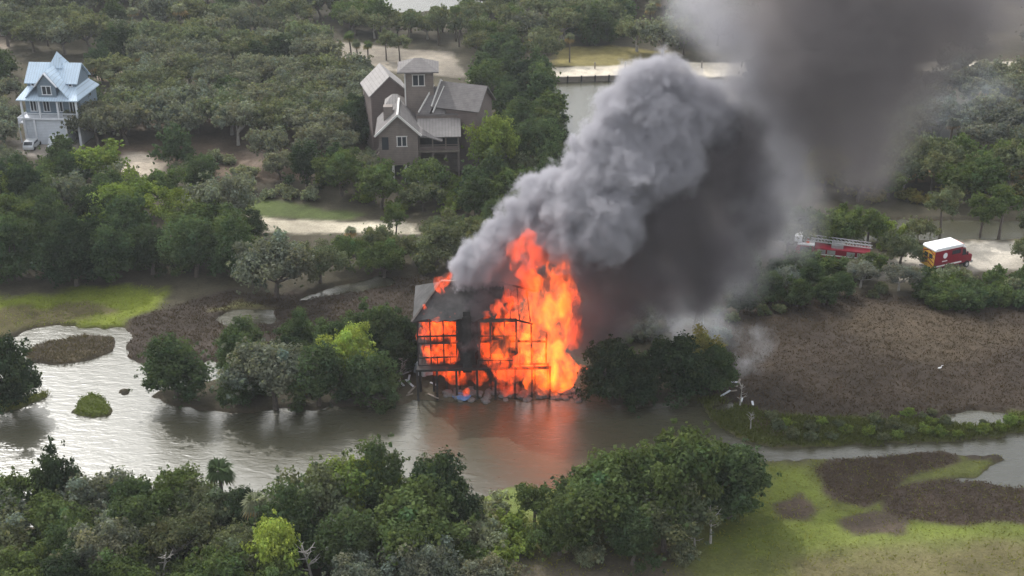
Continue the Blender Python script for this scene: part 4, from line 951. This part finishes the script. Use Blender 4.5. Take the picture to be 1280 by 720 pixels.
# ------------------------------------------------------------------ smoke and flames: closed billowing hulls filled with a volume
def hull(name, balls, voxel, m, disp=(), seed=0, smooth=1):
    bm = bmesh.new()
    for (c, r) in balls:
        bmesh.ops.create_icosphere(bm, subdivisions=2, radius=1, matrix=Matrix.Translation(c) @ Matrix.Diagonal((*(r if hasattr(r, '__len__') else (r,r,r)), 1)))
    me = bpy.data.meshes.new(name); bm.to_mesh(me); bm.free()
    o = bpy.data.objects.new(name, me); C.objects.link(o)
    md = o.modifiers.new('remesh', 'REMESH'); md.mode = 'VOXEL'; md.voxel_size = voxel
    if smooth: s = o.modifiers.new('smooth', 'SMOOTH'); s.iterations = smooth; s.factor = .5
    bpy.context.view_layer.update()
    ev = o.evaluated_get(bpy.context.evaluated_depsgraph_get()); new = bpy.data.meshes.new_from_object(ev)
    o.modifiers.clear(); o.data = new; bpy.data.meshes.remove(me); new.name = name
    if disp:
        n = len(new.vertices); co = np.empty(n*3, np.float32); new.vertices.foreach_get('co', co); co = co.reshape(-1,3)
        no = np.empty(n*3, np.float32); new.vertex_normals.foreach_get('vector', no); no = no.reshape(-1,3)
        d = np.zeros(n)
        for amp, sc, kind in disp:
            q = co*sc+seed*3.7
            for i in range(n):
                p = Vector(q[i])
                d[i] += amp*((.5-noise.voronoi(p)[0][0])*1.4 if kind == 'v' else noise.noise(p))
        co = co+no*d[:, None]; new.vertices.foreach_set('co', co.ravel()); new.update()
    new.polygons.foreach_set('use_smooth', np.ones(len(new.polygons), bool))
    new.materials.clear(); new.materials.append(m)
    return o
def billow(puffs, rnd, n=9, k=.5):
    """each puff (photo x, y, radius in photo pixels, depth Y) with smaller puffs round it"""
    out = []
    for x, y, r, Y in puffs:
        c = D(x, y, Y); rm = r*mpp(y, Y); out.append((c, rm*.8))
        for _ in range(n):
            d = Vector((rnd.gauss(0,1), rnd.gauss(0,1), rnd.gauss(0,1))).normalized(); s = rm*rnd.uniform(.28, k); out.append((c+d*(rm*.98-s*.6), s))
    return out
def smoke_mat(name, col, dens, aniso=.15):
    m = bpy.data.materials.new(name); m.use_nodes = True; nt = m.node_tree; nt.nodes.clear()
    out = nt.nodes.new('ShaderNodeOutputMaterial'); v = nt.nodes.new('ShaderNodeVolumePrincipled')
    v.inputs['Color'].default_value = (*col, 1); v.inputs['Density'].default_value = dens; v.inputs['Anisotropy'].default_value = aniso
    nt.links.new(v.outputs[0], out.inputs['Volume']); return m
def soft_mat(name, col, blobs, dens, nscale=.12, step=1.2, aniso=.1, lo=.38, hi=.66, floor=.25, warp=9, core=.15, cap=0, detail=4.0):
    """smoke that thins out softly: a sum of fading clouds, broken by noise. blobs: (centre, radius, weight), world metres"""
    m = bpy.data.materials.new(name); m.use_nodes = True; nt = m.node_tree; nt.nodes.clear(); L = nt.links
    out = nt.nodes.new('ShaderNodeOutputMaterial'); v = nt.nodes.new('ShaderNodeVolumePrincipled')
    tc = nt.nodes.new('ShaderNodeTexCoord'); acc = None
    nz = N(nt, 'ShaderNodeTexNoise', Scale=nscale, Detail=detail, Roughness=.68); L.new(tc.outputs['Object'], nz.inputs['Vector'])
    # the clouds' edges are bent by the noise
    wv = N(nt, 'ShaderNodeVectorMath', operation='SUBTRACT'); L.new(nz.outputs['Color'], wv.inputs[0]); wv.inputs[1].default_value = (.5,.5,.5)
    ws = N(nt, 'ShaderNodeVectorMath', operation='SCALE'); L.new(wv.outputs[0], ws.inputs[0]); ws.inputs['Scale'].default_value = warp
    wa = N(nt, 'ShaderNodeVectorMath', operation='ADD'); L.new(tc.outputs['Object'], wa.inputs[0]); L.new(ws.outputs[0], wa.inputs[1])
    for c, r, wgt in blobs:
        d = N(nt, 'ShaderNodeVectorMath', operation='DISTANCE'); L.new(wa.outputs[0], d.inputs[0]); d.inputs[1].default_value = c
        mr = N(nt, 'ShaderNodeMapRange', interpolation_type='SMOOTHSTEP'); mr.inputs[1].default_value = r; mr.inputs[2].default_value = r*core; mr.inputs[3].default_value = 0; mr.inputs[4].default_value = wgt
        L.new(d.outputs['Value'], mr.inputs[0])
        if acc is None: acc = mr.outputs[0]
        else: a = N(nt, 'ShaderNodeMath', operation='ADD'); L.new(acc, a.inputs[0]); L.new(mr.outputs[0], a.inputs[1]); acc = a.outputs[0]
    if cap: mn = N(nt, 'ShaderNodeMath', operation='MINIMUM'); L.new(acc, mn.inputs[0]); mn.inputs[1].default_value = cap; acc = mn.outputs[0]
    nm = N(nt, 'ShaderNodeMapRange'); nm.inputs[1].default_value = lo; nm.inputs[2].default_value = hi; nm.inputs[3].default_value = floor; nm.inputs[4].default_value = 1.3
    L.new(nz.outputs['Fac'], nm.inputs[0])
    mu = N(nt, 'ShaderNodeMath', operation='MULTIPLY'); L.new(acc, mu.inputs[0]); L.new(nm.outputs[0], mu.inputs[1])
    m2 = N(nt, 'ShaderNodeMath', operation='MULTIPLY'); L.new(mu.outputs[0], m2.inputs[0]); m2.inputs[1].default_value = dens
    L.new(m2.outputs[0], v.inputs['Density']); v.inputs['Color'].default_value = (*col, 1); v.inputs['Anisotropy'].default_value = aniso
    L.new(v.outputs[0], out.inputs['Volume']); m.cycles.volume_step_rate = step
    return m
def soft_smoke(name, puffs, col, dens, label, **kw):
    bl = [(D(x, y, Y), r*mpp(y, Y), wg) for x, y, r, Y, wg in puffs]
    m = soft_mat(name, col, bl, dens, **kw)
    o = hull(name, [(c, r*1.12) for c, r, _ in bl], 1.6, m, (), 0, 2)
    return tag(o, label, 'smoke', kind='stuff')
rnd = random.Random(21); YB = BH.y+3
LIGHT = [(612,352,16,YB+1.5),(632,350,18,YB+1.5),(598,346,14,YB+1.5),(648,360,15,YB+2),(583,338,24,YB),(606,318,30,YB+1),(628,300,30,YB+2),(652,275,32,YB+3),(675,248,34,YB+4),(695,235,32,YB+4),(640,335,26,YB+3),(690,290,42,YB+2),(722,265,42,YB),
         (728,300,44,YB-1),(740,235,46,YB+1),(742,200,34,YB+3),(762,180,42,YB+3),(775,140,38,YB+4),(800,108,36,YB+5),(826,98,34,YB+6),(850,112,34,YB+6),(815,160,55,YB+4),(862,150,44,YB+6),(882,130,30,YB+7),(900,160,34,YB+8),
         (790,215,55,YB+1),(835,205,50,YB+3),(760,285,48,YB-2)]
DARK = [(688,330,26,YB+3.5),(678,350,24,YB+3.5),(738,348,26,YB-4),(745,382,26,YB-4),(722,322,22,YB-2.5),(592,408,14,YB-4),(590,430,14,YB-4),(597,388,15,YB-3.5),(604,372,15,YB-2),(730,425,30,YB+1),(738,395,34,YB+1),(742,340,44,YB+1),(775,320,52,YB-1),(815,270,58,YB+1),(850,250,56,YB+3),(885,215,46,YB+5),(905,195,40,YB+7),(820,330,58,YB),(870,305,56,YB+3),(915,255,48,YB+6),(780,375,46,YB+1),(830,370,40,YB+2),(755,405,38,YB+2),(905,320,46,YB+5),(930,215,46,YB+7),(940,270,46,YB+7),(930,160,40,YB+8),(870,355,46,YB+3)]
def plume(puffs, col, dens, label, rnd, voxel, core, warp, nscale, step, extra):
    bl = []
    for x, y, r, Y in puffs:
        c = D(x, y, Y); rm = r*mpp(y, Y); bl.append((c, rm*1.08, 1.0))
        for _ in range(extra):
            v = Vector((rnd.gauss(0,1), rnd.gauss(0,1), rnd.gauss(0,1))).normalized(); s = rm*rnd.uniform(.35,.55); bl.append((c+v*(rm*.95-s*.4), s, 1.0))
    m = soft_mat('smoke', col, bl, dens, nscale=nscale, step=step, core=core, warp=warp, cap=1.0, lo=.34, hi=.6, floor=.25, detail=7.0)
    return tag(hull('smoke_billow', [(c, r*1.12+.25*warp) for c, r, _ in bl], voxel, m, (), 0, 2), label, 'smoke', kind='stuff')
plume(LIGHT, (.585,.575,.61), 1.7, 'thick pale grey billowing smoke rising from the burning roof', rnd, .8, .6, 6.0, .42, .4, 1)
plume(DARK, (.24,.22,.235), .62, 'dark smoke rolling to the right of the pale billows', rnd, 1.0, .35, 6, .2, .6, 0)  # a darker, thinner volume right of the pale one
soft_smoke('smoke_veil', [(890,15,75,YB+12,.6),(935,70,80,YB+12,.8),(955,140,85,YB+10,.9),(965,210,85,YB+9,.9),(985,290,50,YB+9,.5),(940,270,70,YB+7,.7),(905,330,70,YB+5,.7),(840,395,50,YB+4,.3),(990,250,55,YB+10,.4)],
           (.62,.61,.64), .45, 'thin grey veil of smoke between the billows and the hanging dark smoke')
soft_smoke('hanging_smoke', [(1010,30,110,YB+8,.9),(1085,20,125,YB+8,1),(1170,10,120,YB+10,.8),(1250,0,90,YB+12,.5),(1000,110,85,YB+8,.8),(1060,110,105,YB+7,1),(1120,110,90,YB+8,.9),(1085,180,75,YB+7,.9),(1100,225,42,YB+7,.6),(1020,180,60,YB+8,.6),(980,-60,120,YB+10,.7),(1120,-80,160,YB+10,.9)],
           (.40,.37,.375), .42, 'dark brown grey smoke hanging across the top right of the scene')
soft_smoke('smoke_wisp', [(925,475,22,YB+1,1),(938,450,26,YB+2,.9),(952,425,28,YB+3,.7),(870,400,50,YB+10,.7),(850,380,40,YB+9,.7),(900,420,40,YB+8,.4)],
           (.82,.85,.9), .2, 'thin bluish wisp of smoke rising by the marsh right of the fire', nscale=.3)
soft_smoke('smoke_wisp', [(1185,160,60,215,.8),(1150,180,55,215,.8),(1230,130,60,220,.6),(1110,190,50,212,.7)],
           (.8,.84,.9), .05, 'thin blue smoke drifting through the wood at the right', nscale=.15)

def flame_mat(name, strength, scale, soot=.15, green=.09):
    m = bpy.data.materials.new(name); m.use_nodes = True; nt = m.node_tree; nt.nodes.clear(); L = nt.links
    out = nt.nodes.new('ShaderNodeOutputMaterial'); v = nt.nodes.new('ShaderNodeVolumePrincipled'); tc = nt.nodes.new('ShaderNodeTexCoord')
    mp = N(nt, 'ShaderNodeMapping'); mp.inputs['Scale'].default_value = (1,1,.55); L.new(tc.outputs['Object'], mp.inputs['Vector'])
    nz = N(nt, 'ShaderNodeTexNoise', Scale=scale, Detail=3.0, Roughness=.6, Distortion=.8); L.new(mp.outputs[0], nz.inputs['Vector'])
    mr = N(nt, 'ShaderNodeMapRange'); mr.inputs[1].default_value = .45; mr.inputs[2].default_value = .74; mr.inputs[3].default_value = .012*strength; mr.inputs[4].default_value = strength
    L.new(nz.outputs['Fac'], mr.inputs[0]); L.new(mr.outputs[0], v.inputs['Emission Strength'])
    v.inputs['Emission Color'].default_value = (1, green, .007, 1); v.inputs['Density'].default_value = soot; v.inputs['Color'].default_value = (.3,.2,.18,1)
    L.new(v.outputs[0], out.inputs['Volume']); m.cycles.volume_step_rate = .12
    return m
FL = {'hot': flame_mat('hot_flame', 2.9, .8, .15, .125), 'mid': flame_mat('flame', 2.2, 1.1, .25), 'red': flame_mat('red_flame', 1.4, .7, .3, .075), 'room': flame_mat('room_fire', 3.8, 1.3)}
def flame(balls, m, label, seed, voxel=.17, amp=.4, tongues=3):
    bl = [(D(x, y, Y), (rx*mpp(y, Y), max(.5, min(2.4, rx*mpp(y, Y))), ry*mpp(y, Y))) for x, y, rx, ry, Y in balls]
    rt = random.Random(seed*13); ex = []
    for c, r in bl:                                       # tongues that lick upwards
        for _ in range(tongues):
            q = c+Vector((rt.uniform(-.8,.8)*r[0], rt.uniform(-.6,.4)*r[1], r[2]*.4)); rr = rt.uniform(.22,.4)*r[0]; ln = rt.uniform(.7,1.5)*r[2]; sw = rt.uniform(-.25,.45)*ln
            for k in range(6): t = k/5; ex.append((q+Vector((sw*t*t, 0, ln*t)), (max(.07,rr*(1-.85*t)),)*2+(max(.1,rr*1.3*(1-.8*t)),)))
    bl = bl+ex
    o = hull('flame', bl, voxel, FL[m], ((amp,.7,'n'),(amp*.7,1.6,'n'),(amp*.4,3.6,'n')), seed)
    return tag(o, label, 'flame', 'flames of the burning house')
B = BH.y
flame([(538,404,13,15,B+.75),(552,404,14,15,B+.75),(567,404,11,15,B+.75),(532,418,7,12,B+.8),(548,420,12,9,B+.8),(566,420,11,9,B+.8)], 'room', 'flames filling the upper windows of the left wing', 1, tongues=1)
flame([(538,438,12,13,B+.75),(552,440,13,13,B+.75),(567,438,10,13,B+.75),(544,452,12,8,B+.8),(563,452,11,8,B+.8)], 'room', 'flames filling the lower windows of the left wing', 2, tongues=1)
flame([(553,352,10,9,B+3.2),(551,362,6,10,B+2.6),(560,345,6,6,B+3.6)], 'mid', 'small flame licking the left end of the roof ridge', 3)
flame([(655,332,20,18,B+1.6),(652,312,20,14,B+1.4),(661,296,12,10,B+1.2),(670,322,14,16,B+1.6),(640,316,9,8,B+1.4)], 'red', 'red flame bursting above the roof through the smoke', 4)
flame([(690,462,34,28,B+.8),(682,425,32,34,B+1.2),(690,390,28,34,B+1.6),(700,360,22,26,B+1.8),(668,395,20,30,B+1.4),(665,440,20,30,B+.6),(670,365,18,24,B+2.5),(706,335,14,18,B+2)], 'hot', 'biggest yellow-orange flame at the right end of the house', 5)
flame([(712,385,16,36,B+2.4),(716,412,14,28,B+2.6),(706,348,12,18,B+2.8)], 'red', 'dark red flame at the smoke\'s edge right of the biggest flame', 6)
flame([(648,365,14,14,B+4.6),(636,358,8,10,B+4.8),(664,352,16,16,B+4.5)], 'red', 'red glow of flame through the smoke over the roof ridge', 7)
flame([(640,402,26,10,B+1.2),(660,412,14,22,B+1.2),(645,415,14,9,B+1.4)], 'mid', 'flames behind the upper windows of the middle bay', 8)
flame([(546,405,10,9,B-.2),(560,412,9,8,B-.25),(540,442,8,8,B-.2),(566,446,9,8,B-.2),(553,462,16,6,B-.25)], 'mid', 'flames licking out of the front windows of the left wing', 16, amp=.5)
flame([(625,440,14,14,B-.2),(640,425,12,16,B-.1),(628,412,10,14,B+.2),(655,432,12,20,B-.2),(668,455,14,18,B-.6)], 'hot', 'orange flames in front of the burnt middle wall', 17, amp=.5)
flame([(530,404,6,12,B+.6),(527,418,5,9,B+1.4),(533,442,6,10,B+.4),(529,392,5,7,B+.8)], 'mid', 'flames wrapping round the left corner of the left wing', 18, amp=.5)
flame([(622,388,10,7,B-.4),(642,386,12,8,B-.3),(606,394,6,6,B-.4)], 'mid', 'flames breaking out along the eave of the middle bay', 19, amp=.5)
flame([(640,374,12,10,B+1.2),(624,380,8,7,B+.8)], 'red', 'red flame breaking through the right half of the roof', 20, amp=.5)
flame([(608,428,9,26,B+.6),(612,446,12,16,B+.4),(605,410,6,14,B+1)], 'mid', 'narrow flame climbing right of the black chimney wall', 9)
flame([(650,455,36,6,B-.6),(620,452,18,5,B-.6),(640,466,26,8,B-.4)], 'mid', 'line of flames along the deck of the middle bay', 10)
flame([(572,470,16,10,B+.4),(590,462,12,12,B+.4),(562,466,8,7,B+.2),(600,474,10,9,B+.2)], 'mid', 'flames under the floor of the left wing', 11)
flame([(680,480,22,12,B-1),(700,478,18,14,B-.8),(665,478,12,14,B-1),(690,465,16,14,B-.6)], 'hot', 'bright flames inside the deck frame at the water', 12)
flame([(716,466,16,6,B-.2),(730,462,10,4,B+.2),(708,476,12,8,B-.4)], 'mid', 'low flame reaching right along the bank', 13)
flame([(582,491,6,4,B-1.2),(584,488,4,4,B-1.2)], 'mid', 'small separate fire on the bank beside the blue tarp', 14, .15, .15)
flame([(636,484,16,6,B-.4),(618,482,10,5,B-.2),(650,488,10,4,B-.8)], 'red', 'scattered low flames in the rubble beneath the middle bay', 15)

def haze():
    m = smoke_mat('air', (.86,.9,.95), .00016, .2)
    o = MB().box(-7500, 7500, -1500, 7500, -3, 76).build('haze', m)
    tag(o, 'faint humid air over the whole scene', 'haze', kind='stuff')
haze()
